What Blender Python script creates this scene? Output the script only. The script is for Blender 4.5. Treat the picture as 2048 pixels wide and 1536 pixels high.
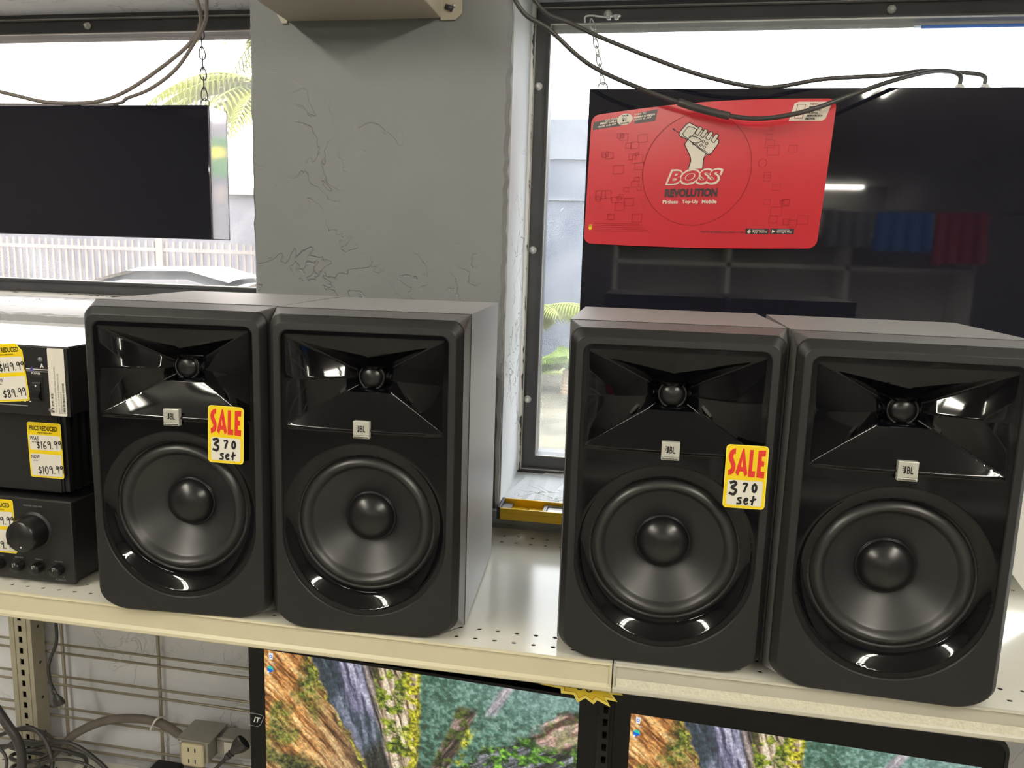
import bpy, bmesh, math, random
import numpy as np
from mathutils import Vector, Matrix
random.seed(7)
PI = math.pi
scene = bpy.context.scene
for o in list(bpy.data.objects):
    bpy.data.objects.remove(o)

# ------------------------------------------------------------------ camera
F_PX = 1552.0
cam_d = bpy.data.cameras.new('camera')
cam = bpy.data.objects.new('camera', cam_d)
scene.collection.objects.link(cam)
cam_d.sensor_fit = 'HORIZONTAL'
cam_d.sensor_width = 36.0
cam_d.lens = 36.0 * F_PX / 2048.0
cam_d.clip_start = 0.02
cam_d.clip_end = 300
yaw, pitch, roll = 0.1715, 0.1626, 0.0315
fwd = Vector((-math.sin(yaw) * math.cos(pitch), math.cos(yaw) * math.cos(pitch), -math.sin(pitch)))
right = Vector((math.cos(yaw), math.sin(yaw), 0))
up = right.cross(fwd)
r2 = right * math.cos(roll) + up * math.sin(roll)
u2 = -right * math.sin(roll) + up * math.cos(roll)
m = Matrix((r2, u2, -fwd)).transposed().to_4x4()
m.translation = (0.2131, -0.9021, 0.4917)
cam.matrix_world = m
scene.camera = cam

# ------------------------------------------------------------------ world and exposure
w = bpy.data.worlds.new('world')
scene.world = w
w.use_nodes = True
bg = w.node_tree.nodes['Background']
bg.inputs[0].default_value = (0.97, 0.985, 1.0, 1)
bg.inputs[1].default_value = 7.5
scene.view_settings.view_transform = 'Standard'
scene.view_settings.look = 'None'
scene.view_settings.gamma = 1
scene.view_settings.exposure = 0.0
scene.view_settings.use_curve_mapping = False
LAMP = 98.0       # radiance of the shop's fluorescent tubes

# ------------------------------------------------------------------ helpers
C = scene.collection


def link(o, parent=None):
    C.objects.link(o)
    if parent is not None:
        o.parent = parent
    return o


def tag(o, label=None, cat=None, group=None, kind=None):
    if label: o['label'] = label
    if cat: o['category'] = cat
    if group: o['group'] = group
    if kind: o['kind'] = kind
    return o


def thing(name, label, cat, loc=(0, 0, 0), rz=0, group=None):
    o = bpy.data.objects.new(name, None)
    o.empty_display_size = 0.02
    o.location = loc
    o.rotation_euler = (0, 0, rz)
    link(o)
    return tag(o, label, cat, group)


class G:
    """collects geometry for one mesh"""
    def __init__(s):
        s.v = []; s.f = []; s.sm = []
    def add(s, vs, fs, smooth=False):
        n = len(s.v)
        s.v += [tuple(v) for v in vs]
        for f in fs:
            s.f.append(tuple(i + n for i in f)); s.sm.append(smooth)
        return s
    def box(s, x0, x1, y0, y1, z0, z1, M=None, taper=None):
        vs = [(x, y, z) for z in (z0, z1) for y in (y0, y1) for x in (x0, x1)]
        if M is not None: vs = [tuple(M @ Vector(v)) for v in vs]
        return s.add(vs, [(0, 2, 3, 1), (4, 5, 7, 6), (0, 1, 5, 4), (2, 6, 7, 3), (0, 4, 6, 2), (1, 3, 7, 5)])
    def bbox(s, x0, x1, y0, y1, z0, z1, b=0.002, M=None):
        """box with chamfered edges"""
        bm = bmesh.new()
        bmesh.ops.create_cube(bm, size=1)
        for v in bm.verts:
            v.co = Vector(((x0 + x1) / 2 + v.co.x * (x1 - x0), (y0 + y1) / 2 + v.co.y * (y1 - y0), (z0 + z1) / 2 + v.co.z * (z1 - z0)))
        bmesh.ops.bevel(bm, geom=bm.edges[:], offset=b, segments=2, affect='EDGES', profile=0.5)
        bm.verts.ensure_lookup_table()
        vs = [(M @ v.co) if M is not None else v.co.copy() for v in bm.verts]
        s.add(vs, [[v.index for v in f.verts] for f in bm.faces])
        bm.free()
        return s
    def prism(s, pts, a, b, axis='z', cap=True):
        """pts 2D outline extruded from a to b along the axis"""
        n = len(pts)
        def P(p, t):
            if axis == 'z': return (p[0], p[1], t)
            if axis == 'y': return (p[0], t, p[1])
            return (t, p[0], p[1])
        vs = [P(p, a) for p in pts] + [P(p, b) for p in pts]
        fs = [(i, (i + 1) % n, n + (i + 1) % n, n + i) for i in range(n)]
        if cap: fs += [tuple(range(n))[::-1], tuple(range(n, 2 * n))]
        return s.add(vs, fs)
    def loops(s, L, closed=True, smooth=True, cap0=False, cap1=False):
        n = len(L[0]); base = [v for l in L for v in l]
        fs = []
        for k in range(len(L) - 1):
            for i in range(n if closed else n - 1):
                j = (i + 1) % n
                fs.append((k * n + i, k * n + j, (k + 1) * n + j, (k + 1) * n + i))
        if cap0: fs.append(tuple(range(n))[::-1])
        if cap1: fs.append(tuple(range((len(L) - 1) * n, len(L) * n)))
        return s.add(base, fs, smooth)
    def lathe(s, prof, o=(0, 0, 0), axis='y', n=64, smooth=True):
        """prof: (r, t) with t along the axis"""
        L = []
        for r, t in prof:
            ring = []
            for i in range(n):
                a = 2 * PI * i / n
                c, q = r * math.cos(a), r * math.sin(a)
                if axis == 'y': p = (o[0] + c, o[1] + t, o[2] + q)
                elif axis == 'z': p = (o[0] + c, o[1] + q, o[2] + t)
                else: p = (o[0] + t, o[1] + c, o[2] + q)
                ring.append(p)
            L.append(ring)
        return s.loops(L, True, smooth)
    def tube(s, pts, r, n=8, closed=False, smooth=True, cap=True):
        pts = [Vector(p) for p in pts]
        N = len(pts); L = []
        prev = None
        for i, p in enumerate(pts):
            if closed: t = pts[(i + 1) % N] - pts[i - 1]
            else: t = pts[min(i + 1, N - 1)] - pts[max(i - 1, 0)]
            if t.length < 1e-9: t = Vector((0, 0, 1))
            t.normalize()
            if prev is None:
                a = Vector((0, 0, 1)) if abs(t.z) < 0.9 else Vector((1, 0, 0))
                u = t.cross(a).normalized()
            else:
                u = (prev - t * prev.dot(t)).normalized()
            prev = u
            q = t.cross(u)
            rr = r[i] if isinstance(r, (list, tuple)) else r
            L.append([tuple(p + (u * math.cos(2 * PI * k / n) + q * math.sin(2 * PI * k / n)) * rr) for k in range(n)])
        if closed: L.append(L[0])
        return s.loops(L, True, smooth, cap and not closed, cap and not closed)
    def build(s, name, mat, parent=None, loc=None):
        me = bpy.data.meshes.new(name)
        me.from_pydata(s.v, [], s.f)
        me.polygons.foreach_set('use_smooth', s.sm)
        me.materials.append(mat)
        me.validate()
        me.update()
        o = bpy.data.objects.new(name, me)
        if loc: o.location = loc
        return link(o, parent)


def spline(pts, n=8):
    """Catmull-Rom through the points"""
    P = [Vector(p) for p in pts]
    P = [2 * P[0] - P[1]] + P + [2 * P[-1] - P[-2]]
    out = []
    for i in range(1, len(P) - 2):
        for k in range(n):
            t = k / n
            out.append(0.5 * ((2 * P[i]) + (-P[i - 1] + P[i + 1]) * t + (2 * P[i - 1] - 5 * P[i] + 4 * P[i + 1] - P[i + 2]) * t * t + (-P[i - 1] + 3 * P[i] - 3 * P[i + 1] + P[i + 2]) * t ** 3))
    out.append(P[-2])
    return out


def structure(o): return tag(o, kind='structure')


# ------------------------------------------------------------------ materials
def mat(name, col, rough=0.5, metal=0.0, spec=0.5, coat=0.0, emis=None, estr=0.0, bump=None, mottled=None, coatr=0.05):
    """col in sRGB 0-255; bump=(scale, strength, dist); mottled=(scale, amount)"""
    M = bpy.data.materials.new(name)
    M.use_nodes = True
    nt = M.node_tree; b = nt.nodes['Principled BSDF']
    c = lin(col)
    b.inputs['Base Color'].default_value = (*c, 1)
    b.inputs['Roughness'].default_value = rough
    b.inputs['Metallic'].default_value = metal
    b.inputs['Specular IOR Level'].default_value = spec
    b.inputs['Coat Weight'].default_value = coat
    b.inputs['Coat Roughness'].default_value = coatr
    if emis is not None:
        b.inputs['Emission Color'].default_value = (*lin(emis), 1)
        b.inputs['Emission Strength'].default_value = estr
    tc = nt.nodes.new('ShaderNodeTexCoord')
    if mottled:
        n = nt.nodes.new('ShaderNodeTexNoise'); n.inputs['Scale'].default_value = mottled[0]; n.inputs['Detail'].default_value = 5
        nt.links.new(tc.outputs['Object'], n.inputs['Vector'])
        mp = nt.nodes.new('ShaderNodeMapRange')
        mp.inputs['From Min'].default_value = 0.3; mp.inputs['From Max'].default_value = 0.7
        mp.inputs['To Min'].default_value = 1 - mottled[1]; mp.inputs['To Max'].default_value = 1 + mottled[1]
        nt.links.new(n.outputs['Fac'], mp.inputs['Value'])
        mx = nt.nodes.new('ShaderNodeVectorMath'); mx.operation = 'SCALE'
        mx.inputs[0].default_value = c
        nt.links.new(mp.outputs[0], mx.inputs['Scale'])
        nt.links.new(mx.outputs[0], b.inputs['Base Color'])
    if bump:
        n = nt.nodes.new('ShaderNodeTexNoise'); n.inputs['Scale'].default_value = bump[0]; n.inputs['Detail'].default_value = 4
        nt.links.new(tc.outputs['Object'], n.inputs['Vector'])
        bp = nt.nodes.new('ShaderNodeBump'); bp.inputs['Strength'].default_value = bump[1]; bp.inputs['Distance'].default_value = bump[2]
        nt.links.new(n.outputs['Fac'], bp.inputs['Height'])
        nt.links.new(bp.outputs[0], b.inputs['Normal'])
    return M


def grazing_sheen(Md, w, r):  # white sheen put into the material to brighten tops and sides at grazing view
    b = Md.node_tree.nodes['Principled BSDF']
    b.inputs['Sheen Weight'].default_value = w; b.inputs['Sheen Roughness'].default_value = r; b.inputs['Sheen Tint'].default_value = (1, 1, 1, 1)
    return Md


def lin(c):
    return tuple(((x / 255) / 12.92 if x / 255 <= 0.04045 else ((x / 255 + 0.055) / 1.055) ** 2.4) for x in c)


def plaster(name, col, curl=9.0, strength=0.9, dist=0.004, amount=0.05, fine=120):
    """painted skip-trowel plaster with curling ridge lines"""
    M = mat(name, col, rough=0.62, mottled=(6, amount))
    nt = M.node_tree; b = nt.nodes['Principled BSDF']
    tc = [n for n in nt.nodes if n.type == 'TEX_COORD'][0]
    a = nt.nodes.new('ShaderNodeTexNoise'); a.inputs['Scale'].default_value = curl; a.inputs['Detail'].default_value = 3.5; a.inputs['Distortion'].default_value = 0.9
    nt.links.new(tc.outputs['Object'], a.inputs['Vector'])
    s = nt.nodes.new('ShaderNodeMath'); s.operation = 'SUBTRACT'; s.inputs[1].default_value = 0.5
    nt.links.new(a.outputs['Fac'], s.inputs[0])
    ab = nt.nodes.new('ShaderNodeMath'); ab.operation = 'ABSOLUTE'
    nt.links.new(s.outputs[0], ab.inputs[0])
    mr = nt.nodes.new('ShaderNodeMapRange'); mr.interpolation_type = 'SMOOTHSTEP'
    mr.inputs['From Min'].default_value = 0.0; mr.inputs['From Max'].default_value = 0.012
    mr.inputs['To Min'].default_value = 0.0; mr.inputs['To Max'].default_value = 1.0
    nt.links.new(ab.outputs[0], mr.inputs['Value'])
    k = nt.nodes.new('ShaderNodeTexNoise'); k.inputs['Scale'].default_value = 5.5
    nt.links.new(tc.outputs['Object'], k.inputs['Vector'])
    km = nt.nodes.new('ShaderNodeMapRange'); km.inputs['From Min'].default_value = 0.50; km.inputs['From Max'].default_value = 0.58
    nt.links.new(k.outputs['Fac'], km.inputs['Value'])
    # height = 1 - mask * (1 - line)
    inv = nt.nodes.new('ShaderNodeMath'); inv.operation = 'SUBTRACT'; inv.inputs[0].default_value = 1
    nt.links.new(mr.outputs[0], inv.inputs[1])
    mul = nt.nodes.new('ShaderNodeMath'); mul.operation = 'MULTIPLY'
    nt.links.new(inv.outputs[0], mul.inputs[0]); nt.links.new(km.outputs[0], mul.inputs[1])
    fn = nt.nodes.new('ShaderNodeTexNoise'); fn.inputs['Scale'].default_value = fine; fn.inputs['Detail'].default_value = 3
    nt.links.new(tc.outputs['Object'], fn.inputs['Vector'])
    fm = nt.nodes.new('ShaderNodeMath'); fm.operation = 'MULTIPLY_ADD'; fm.inputs[1].default_value = 0.12
    nt.links.new(fn.outputs['Fac'], fm.inputs[0])
    neg = nt.nodes.new('ShaderNodeMath'); neg.operation = 'MULTIPLY'; neg.inputs[1].default_value = -1
    nt.links.new(mul.outputs[0], neg.inputs[0]); nt.links.new(neg.outputs[0], fm.inputs[2])
    bp = nt.nodes.new('ShaderNodeBump'); bp.inputs['Strength'].default_value = strength; bp.inputs['Distance'].default_value = dist
    nt.links.new(fm.outputs[0], bp.inputs['Height'])
    nt.links.new(bp.outputs[0], b.inputs['Normal'])
    return M


M = {}
M['pillar'] = plaster('pillar_paint', (124, 126, 127), curl=11, strength=0.65, dist=0.003)
M['reveal'] = plaster('window_lit_paint', (184, 187, 190), curl=16, strength=1.0, dist=0.006, fine=60)  # same grey paint as the pillar, window light put into the colour
M['wallwhite'] = plaster('lower_wall_paint', (232, 233, 238), curl=14, strength=0.7, dist=0.002)
M['room'] = mat('room_paint', (128, 126, 122), 0.8)
M['ceil'] = mat('ceiling_tile', (215, 213, 208), 0.85)
M['floor'] = mat('floor_tile', (190, 185, 176), 0.35, mottled=(3, 0.08))
M['alu'] = mat('dark_aluminium', (84, 84, 86), 0.42, 0.55, bump=(90, 0.2, 0.001), mottled=(14, 0.12))
M['alu_edge'] = mat('pale_aluminium_edge', (175, 172, 168), 0.35, 0.6)  # frame beads in a paler tone than the frame itself
M['caulk'] = mat('white_paint_blob', (225, 225, 222), 0.4)
M['screw'] = mat('zinc', (200, 200, 198), 0.3, 0.7)
M['cab'] = grazing_sheen(mat('black_vinyl_wrap', (38, 38, 38), 0.50, spec=1.0, coat=0.5, coatr=0.42), 0.45, 0.35)
M['matte'] = mat('matte_black_plastic', (22, 22, 23), 0.5, bump=(900, 0.12, 0.0004))
M['gloss'] = mat('gloss_black_plastic', (4, 4, 7), 0.05, spec=0.4)
M['cone'] = mat('woofer_paper', (33, 33, 34), 0.42, bump=(500, 0.12, 0.0004))
M['rubber'] = mat('surround_rubber', (38, 38, 38), 0.38)
M['cap'] = mat('dust_cap', (20, 20, 21), 0.3, bump=(500, 0.1, 0.0003))
M['black'] = mat('black', (12, 12, 13), 0.5)
M['badge'] = mat('brushed_badge', (205, 205, 195), 0.35, 0.45)
M['ink'] = mat('black_ink', (14, 14, 16), 0.6)
M['shelf'] = mat('cream_enamel', (220, 218, 206), 0.16, mottled=(9, 0.03), bump=(25, 0.08, 0.0008))
M['lip'] = mat('shelf_edge_enamel', (208, 201, 172), 0.38, mottled=(18, 0.03))
M['lip2'] = mat('grey_shelf_edge_enamel', (190, 187, 172), 0.4, mottled=(18, 0.03))
M['film'] = mat('peeling_label_film', (226, 222, 202), 0.35, bump=(260, 0.8, 0.0015), mottled=(160, 0.07))
M['upright'] = mat('upright_enamel', (168, 162, 142), 0.45, mottled=(30, 0.06))
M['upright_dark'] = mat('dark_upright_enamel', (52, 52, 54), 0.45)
M['wire'] = mat('zinc_wire', (165, 156, 138), 0.4, 0.5)
M['dev'] = mat('black_device_metal', (24, 24, 25), 0.4, spec=0.6, bump=(900, 0.08, 0.0004))
M['devtop'] = mat('black_satin_lid', (60, 60, 62), 0.22, spec=1.0)
M['knob'] = mat('knob_plastic', (20, 20, 21), 0.34)
M['white'] = mat('white_print', (225, 225, 222), 0.5)
M['greyprint'] = mat('grey_print', (150, 150, 150), 0.5)
M['blueprint'] = mat('blue_print', (70, 62, 140), 0.5)
M['yellow'] = mat('tag_yellow', (238, 208, 20), 0.4)
M['yellow2'] = mat('tag_pale_yellow', (250, 232, 90), 0.4)
M['yellow3'] = mat('star_yellow', (205, 178, 25), 0.5)
M['star_edge'] = mat('star_pale_rim', (222, 205, 90), 0.5)
M['tagwhite'] = mat('tag_white', (226, 222, 210), 0.4)
M['red'] = mat('tag_red', (214, 48, 42), 0.45)
M['darkred'] = mat('dark_red_line', (130, 22, 16), 0.45)
M['cardred'] = mat('card_red', (198, 38, 52), 0.30, spec=0.7)
M['cardline'] = mat('card_red_line', (150, 24, 36), 0.3)
M['cardgrey'] = mat('card_charcoal', (62, 50, 54), 0.35)
M['cardcream'] = mat('card_cream', (226, 218, 204), 0.35)
M['level'] = mat('level_yellow', (242, 196, 20), 0.35)
M['levelgrey'] = mat('level_grey', (130, 130, 132), 0.4)
M['leveldark'] = mat('level_dark', (48, 48, 50), 0.45)
M['vial'] = mat('vial_block', (240, 240, 240), 0.2)
M['screenblack'] = mat('glossy_black_panel', (24, 24, 34), 0.03, spec=0.6)
M['bezel'] = mat('monitor_bezel', (7, 7, 8), 0.12, spec=0.25)
M['mirror'] = mat('polished_steel', (225, 222, 220), 0.06, 1.0)
M['steelrim'] = mat('rim_grey', (150, 148, 146), 0.3, 0.6)
M['cablegrey'] = mat('dusty_cable', (120, 112, 106), 0.55)
M['cableblack'] = mat('black_cable', (58, 56, 55), 0.42)
M['conduit'] = mat('grey_conduit', (112, 104, 96), 0.6, mottled=(30, 0.1))
M['stripgrey'] = mat('raceway_grey', (160, 158, 148), 0.45)
M['receptacle'] = mat('ivory_receptacle', (222, 212, 180), 0.35)
M['housing'] = mat('beige_sheet_metal', (176, 170, 154), 0.5)
M['carton'] = mat('white_card', (235, 234, 228), 0.5)
M['rail'] = mat('galvanised_rail', (150, 154, 152), 0.3, 0.6, mottled=(20, 0.08))
M['asphalt'] = mat('ground_gravel', (98, 94, 80), 0.9, mottled=(2.2, 0.45))
M['grass'] = mat('lawn', (120, 128, 76), 0.9, mottled=(4, 0.3))
M['bwall'] = mat('pale_blue_render', (84, 89, 102), 0.85, mottled=(1.2, 0.08))
M['bcap'] = mat('parapet_render', (100, 104, 113), 0.8)
M['fence'] = mat('fence_paint', (132, 128, 126), 0.6)
M['palm'] = mat('palm_leaf', (124, 134, 50), 0.5)
M['palm2'] = mat('palm_leaf_deep', (96, 118, 40), 0.5)
M['trunk'] = mat('palm_trunk', (140, 120, 90), 0.8)
M['carpaint'] = mat('silver_car_paint', (126, 128, 134), 0.25, 0.3, coat=0.6)
M['carglass'] = mat('car_glass', (40, 44, 48), 0.08)
M['tyre'] = mat('tyre_rubber', (25, 25, 25), 0.8)
M['signgreen'] = mat('sign_green', (30, 92, 52), 0.5)


def glassmat(tint=(1, 1, 1)):
    Mg = bpy.data.materials.new('dusty_window_glass')
    Mg.use_nodes = True
    nt = Mg.node_tree; nt.nodes.clear()
    out = nt.nodes.new('ShaderNodeOutputMaterial')
    tr = nt.nodes.new('ShaderNodeBsdfTransparent'); tr.inputs[0].default_value = (0.96 * tint[0], 0.97 * tint[1], 0.97 * tint[2], 1)
    tl = nt.nodes.new('ShaderNodeBsdfTranslucent'); tl.inputs[0].default_value = (0.95, 0.95, 0.96, 1)
    gl = nt.nodes.new('ShaderNodeBsdfGlossy'); gl.inputs['Roughness'].default_value = 0.05
    tc = nt.nodes.new('ShaderNodeTexCoord')
    n = nt.nodes.new('ShaderNodeTexNoise'); n.inputs['Scale'].default_value = 7; n.inputs['Detail'].default_value = 7; n.inputs['Distortion'].default_value = 1.2
    nt.links.new(tc.outputs['Object'], n.inputs['Vector'])
    mr = nt.nodes.new('ShaderNodeMapRange'); mr.inputs['From Min'].default_value = 0.35; mr.inputs['From Max'].default_value = 0.75
    mr.inputs['To Min'].default_value = 0.025; mr.inputs['To Max'].default_value = 0.085
    nt.links.new(n.outputs['Fac'], mr.inputs['Value'])
    n2 = nt.nodes.new('ShaderNodeTexNoise'); n2.inputs['Scale'].default_value = 26; n2.inputs['Detail'].default_value = 3; n2.inputs['Distortion'].default_value = 2.2
    nt.links.new(tc.outputs['Object'], n2.inputs['Vector'])
    m2 = nt.nodes.new('ShaderNodeMapRange'); m2.inputs['From Min'].default_value = 0.70; m2.inputs['From Max'].default_value = 0.76
    m2.inputs['To Min'].default_value = 0; m2.inputs['To Max'].default_value = 0.16
    nt.links.new(n2.outputs['Fac'], m2.inputs['Value'])
    ad = nt.nodes.new('ShaderNodeMath'); ad.operation = 'ADD'; ad.use_clamp = True
    nt.links.new(mr.outputs[0], ad.inputs[0]); nt.links.new(m2.outputs[0], ad.inputs[1])
    mx = nt.nodes.new('ShaderNodeMixShader')
    nt.links.new(ad.outputs[0], mx.inputs[0]); nt.links.new(tr.outputs[0], mx.inputs[1]); nt.links.new(tl.outputs[0], mx.inputs[2])
    mx2 = nt.nodes.new('ShaderNodeMixShader'); mx2.inputs[0].default_value = 0.05
    nt.links.new(mx.outputs[0], mx2.inputs[1]); nt.links.new(gl.outputs[0], mx2.inputs[2])
    nt.links.new(mx2.outputs[0], out.inputs[0])
    return Mg


M['glass'] = glassmat()
M['glass_warm'] = glassmat((1.03, 0.975, 0.95))


def emit(name, col, s):
    Me = bpy.data.materials.new(name); Me.use_nodes = True
    nt = Me.node_tree; nt.nodes.clear()
    out = nt.nodes.new('ShaderNodeOutputMaterial'); e = nt.nodes.new('ShaderNodeEmission')
    e.inputs[0].default_value = (*lin(col), 1); e.inputs[1].default_value = s
    nt.links.new(e.outputs[0], out.inputs[0])
    return Me


M['tube'] = emit('fluorescent_tube', (255, 248, 232), LAMP)

# ------------------------------------------------------------------ flat graphics (print on things)
_txt = {}


def text2d(s, bold=0.0, shear=0.0, sx=1.0):
    """triangles of a string in the built-in font, normalised to its bounding box"""
    key = (s, bold, shear)
    if key in _txt: return _txt[key]
    cu = bpy.data.curves.new('t', 'FONT'); cu.body = s; cu.offset = bold; cu.shear = shear
    cu.resolution_u = 3
    o = bpy.data.objects.new('t', cu); C.objects.link(o)
    bpy.context.view_layer.update()
    me = o.evaluated_get(bpy.context.evaluated_depsgraph_get()).to_mesh()
    vs = np.array([v.co[:2] for v in me.vertices]); fs = [tuple(p.vertices) for p in me.polygons]
    o.evaluated_get(bpy.context.evaluated_depsgraph_get()).to_mesh_clear()
    bpy.data.objects.remove(o); bpy.data.curves.remove(cu)
    mn, mx = vs.min(0), vs.max(0)
    vs = (vs - mn) / (mx - mn)
    _txt[key] = (vs, fs)
    return _txt[key]


class Flat:
    """2D artwork collected per colour, mapped to 3D by self.map(u, v, h)"""
    def __init__(s, fmap): s.map = fmap; s.g = {}; s.part = None
    def _g(s, m): return s.g.setdefault((m, s.part), G())
    def text(s, m, st, x, y, w, h, bold=0.0, shear=0.0, rot=0.0, lift=0.0003, bend=None):
        vs, fs = text2d(st, bold, shear)
        c, q = math.cos(rot), math.sin(rot)
        P = []
        for a, b in vs:
            a, b = a * w, b * h
            P.append(s.map(x + a * c - b * q, y + a * q + b * c, lift))
        s._g(m).add(P, fs)
    def poly(s, m, pts, lift=0.0002):
        bm = bmesh.new()
        vv = [bm.verts.new((p[0], p[1], 0)) for p in pts]
        f = bm.faces.new(vv)
        bmesh.ops.triangulate(bm, faces=[f])
        bm.verts.ensure_lookup_table()
        s._g(m).add([s.map(v.co.x, v.co.y, lift) for v in bm.verts], [[v.index for v in f.verts] for f in bm.faces])
        bm.free()
    def rrect(s, m, x0, x1, y0, y1, r, lift=0.0002, n=5):
        s.poly(m, rrpts(x0, x1, y0, y1, r, n), lift)
    def stroke(s, m, pts, wd, lift=0.0004, closed=False):
        P = [Vector((p[0], p[1])) for p in pts]; n = len(P); Lf = []; Rt = []
        for i in range(n):
            if closed: t = P[(i + 1) % n] - P[i - 1]
            else: t = P[min(i + 1, n - 1)] - P[max(i - 1, 0)]
            if t.length < 1e-9: t = Vector((1, 0))
            t.normalize(); nn = Vector((-t.y, t.x)) * wd / 2
            Lf.append(P[i] + nn); Rt.append(P[i] - nn)
        if not closed:
            t0 = (P[0] - P[1]).normalized() * wd * 0.3; t1 = (P[-1] - P[-2]).normalized() * wd * 0.3
            Lf[0] += t0; Rt[0] += t0; Lf[-1] += t1; Rt[-1] += t1
        vs = [s.map(p.x, p.y, lift) for p in Lf] + [s.map(p.x, p.y, lift) for p in Rt]
        fs = [(i, (i + 1) % n, n + (i + 1) % n, n + i) for i in range(n if closed else n - 1)]
        s._g(m).add(vs, fs)
    def circle(s, m, x, y, r, wd, lift=0.0003, n=48, ry=None):
        ry = ry or r
        s.stroke(m, [(x + r * math.cos(2 * PI * i / n), y + ry * math.sin(2 * PI * i / n)) for i in range(n)], wd, lift, True)
    def disc(s, m, x, y, r, lift=0.0003, n=24, ry=None):
        ry = ry or r
        s.poly(m, [(x + r * math.cos(2 * PI * i / n), y + ry * math.sin(2 * PI * i / n)) for i in range(n)], lift)
    def hand(s, m, st, x, y, h, wd, gap=0.25, rot=0.0, lift=0.0005):
        """handwriting with a marker"""
        c, q = math.cos(rot), math.sin(rot); cx = 0
        for ch in st:
            if ch == ' ': cx += 0.4 * h; continue
            g, wdt = HAND[ch]
            for path in g:
                pts = spline([(a, b, 0) for a, b in path], 4) if len(path) > 2 else [Vector((*p, 0)) for p in path]
                pp = [((cx + p.x * h), p.y * h) for p in pts]
                s.stroke(m, [(x + a * c - b * q, y + a * q + b * c) for a, b in pp], wd, lift)
            cx += (wdt + gap) * h
    def build(s, parent, names):
        out = []
        for (k, pt), g in s.g.items():
            out.append(g.build(pt or names.get(k, 'print'), M[k], parent))
        return out


def rrpts(x0, x1, y0, y1, r, n=5):
    P = []
    for cx, cy, a0 in ((x1 - r, y1 - r, 0), (x0 + r, y1 - r, 90), (x0 + r, y0 + r, 180), (x1 - r, y0 + r, 270)):
        for k in range(n + 1):
            a = math.radians(a0 + 90 * k / n)
            P.append((cx + r * math.cos(a), cy + r * math.sin(a)))
    return P


HAND = {
    '$': ([[(.45, .8), (.2, .85), (.05, .65), (.25, .5), (.42, .35), (.3, .15), (.0, .2)], [(.27, 1.0), (.2, .0)]], .42),
    '1': ([[(.1, 1.0), (.08, .0)]], .14),
    '4': ([[(.1, .95), (.02, .5), (.4, .55)], [(.42, .98), (.34, .0)]], .45),
    '9': ([[(.42, .85), (.22, .98), (.04, .75), (.2, .55), (.42, .85), (.42, .5), (.38, .0)]], .42),
    '8': ([[(.42, .85), (.2, 1.0), (.08, .78), (.3, .5), (.4, .22), (.18, .0), (.02, .2), (.2, .48), (.42, .85)]], .42),
    '6': ([[(.36, .98), (.08, .6), (.04, .2), (.22, .0), (.4, .2), (.25, .42), (.06, .25)]], .42),
    '0': ([[(.25, .98), (.05, .7), (.05, .25), (.24, .0), (.43, .3), (.42, .75), (.25, .98)]], .44),
    '3': ([[(.02, .9), (.3, 1.0), (.42, .8), (.12, .55), (.44, .35), (.3, .02), (.0, .1)]], .44),
    '7': ([[(.0, .9), (.2, .95), (.42, .9), (.28, .5), (.14, .0)]], .44),
    '.': ([[(.05, .06), (.1, .0)]], .12),
    's': ([[(.35, .58), (.12, .55), (.1, .4), (.3, .25), (.28, .05), (.0, .02)]], .36),
    'e': ([[(.02, .3), (.3, .38), (.28, .55), (.1, .5), (.02, .25), (.15, .02), (.34, .1)]], .36),
    't': ([[(.22, .8), (.12, .0)], [(.0, .35), (.2, .42), (.42, .55)]], .4),
}


# ================================================================== SETTING
WY = 0.46        # room face of the window wall
FY = 0.665       # window frames
OY = 0.74        # outer face
ZF, ZC = -1.15, 1.55
PXL, PXR = -0.52, -0.043
SILL_L, SILL_R, HEAD = 0.352, 0.040, 0.972


def jag(a, b, n, amp, seed):
    r = random.Random(seed)
    return [a + (b - a) * i / n for i in range(n + 1)], [r.uniform(-amp, amp) for _ in range(n + 1)]


g = G()
# pillar with slightly uneven plaster arrises
zs, dl = jag(ZF, ZC, 160, 0.0022, 1)
_, dr = jag(ZF, ZC, 160, 0.0022, 2)
L = []
for z, a, b in zip(zs, dl, dr):
    L.append([(PXL + a, OY, z), (PXL + a, WY + 0.006, z), (PXL + 0.006 + a, WY, z), (PXR - 0.006 + b, WY, z), (PXR + b, WY + 0.006, z), (PXR + b, OY, z)])
g.loops(L, closed=False, smooth=False)
pil = g.build('wall_pillar', M['pillar'])
structure(pil)
# reveals: the pillar's own paint, its colour lightened to carry the window light
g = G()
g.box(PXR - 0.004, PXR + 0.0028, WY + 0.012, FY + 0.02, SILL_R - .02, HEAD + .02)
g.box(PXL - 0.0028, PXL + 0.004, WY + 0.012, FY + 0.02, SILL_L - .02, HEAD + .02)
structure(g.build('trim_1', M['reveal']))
g = G()
g.box(-3.6, PXL, WY, OY, ZF, SILL_L - 0.004)
g.box(PXR, 3.2, WY, OY, ZF, SILL_R - 0.006)
g.box(-3.6, -2.0, WY, OY, SILL_L - .004, HEAD)
g.box(1.75, 3.2, WY, OY, SILL_R - .006, HEAD)
structure(g.build('wall_back', M['wallwhite']))
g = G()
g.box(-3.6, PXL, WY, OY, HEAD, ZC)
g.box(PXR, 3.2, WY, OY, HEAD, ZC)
structure(g.build('wall_above_windows', M['reveal']))


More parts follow.
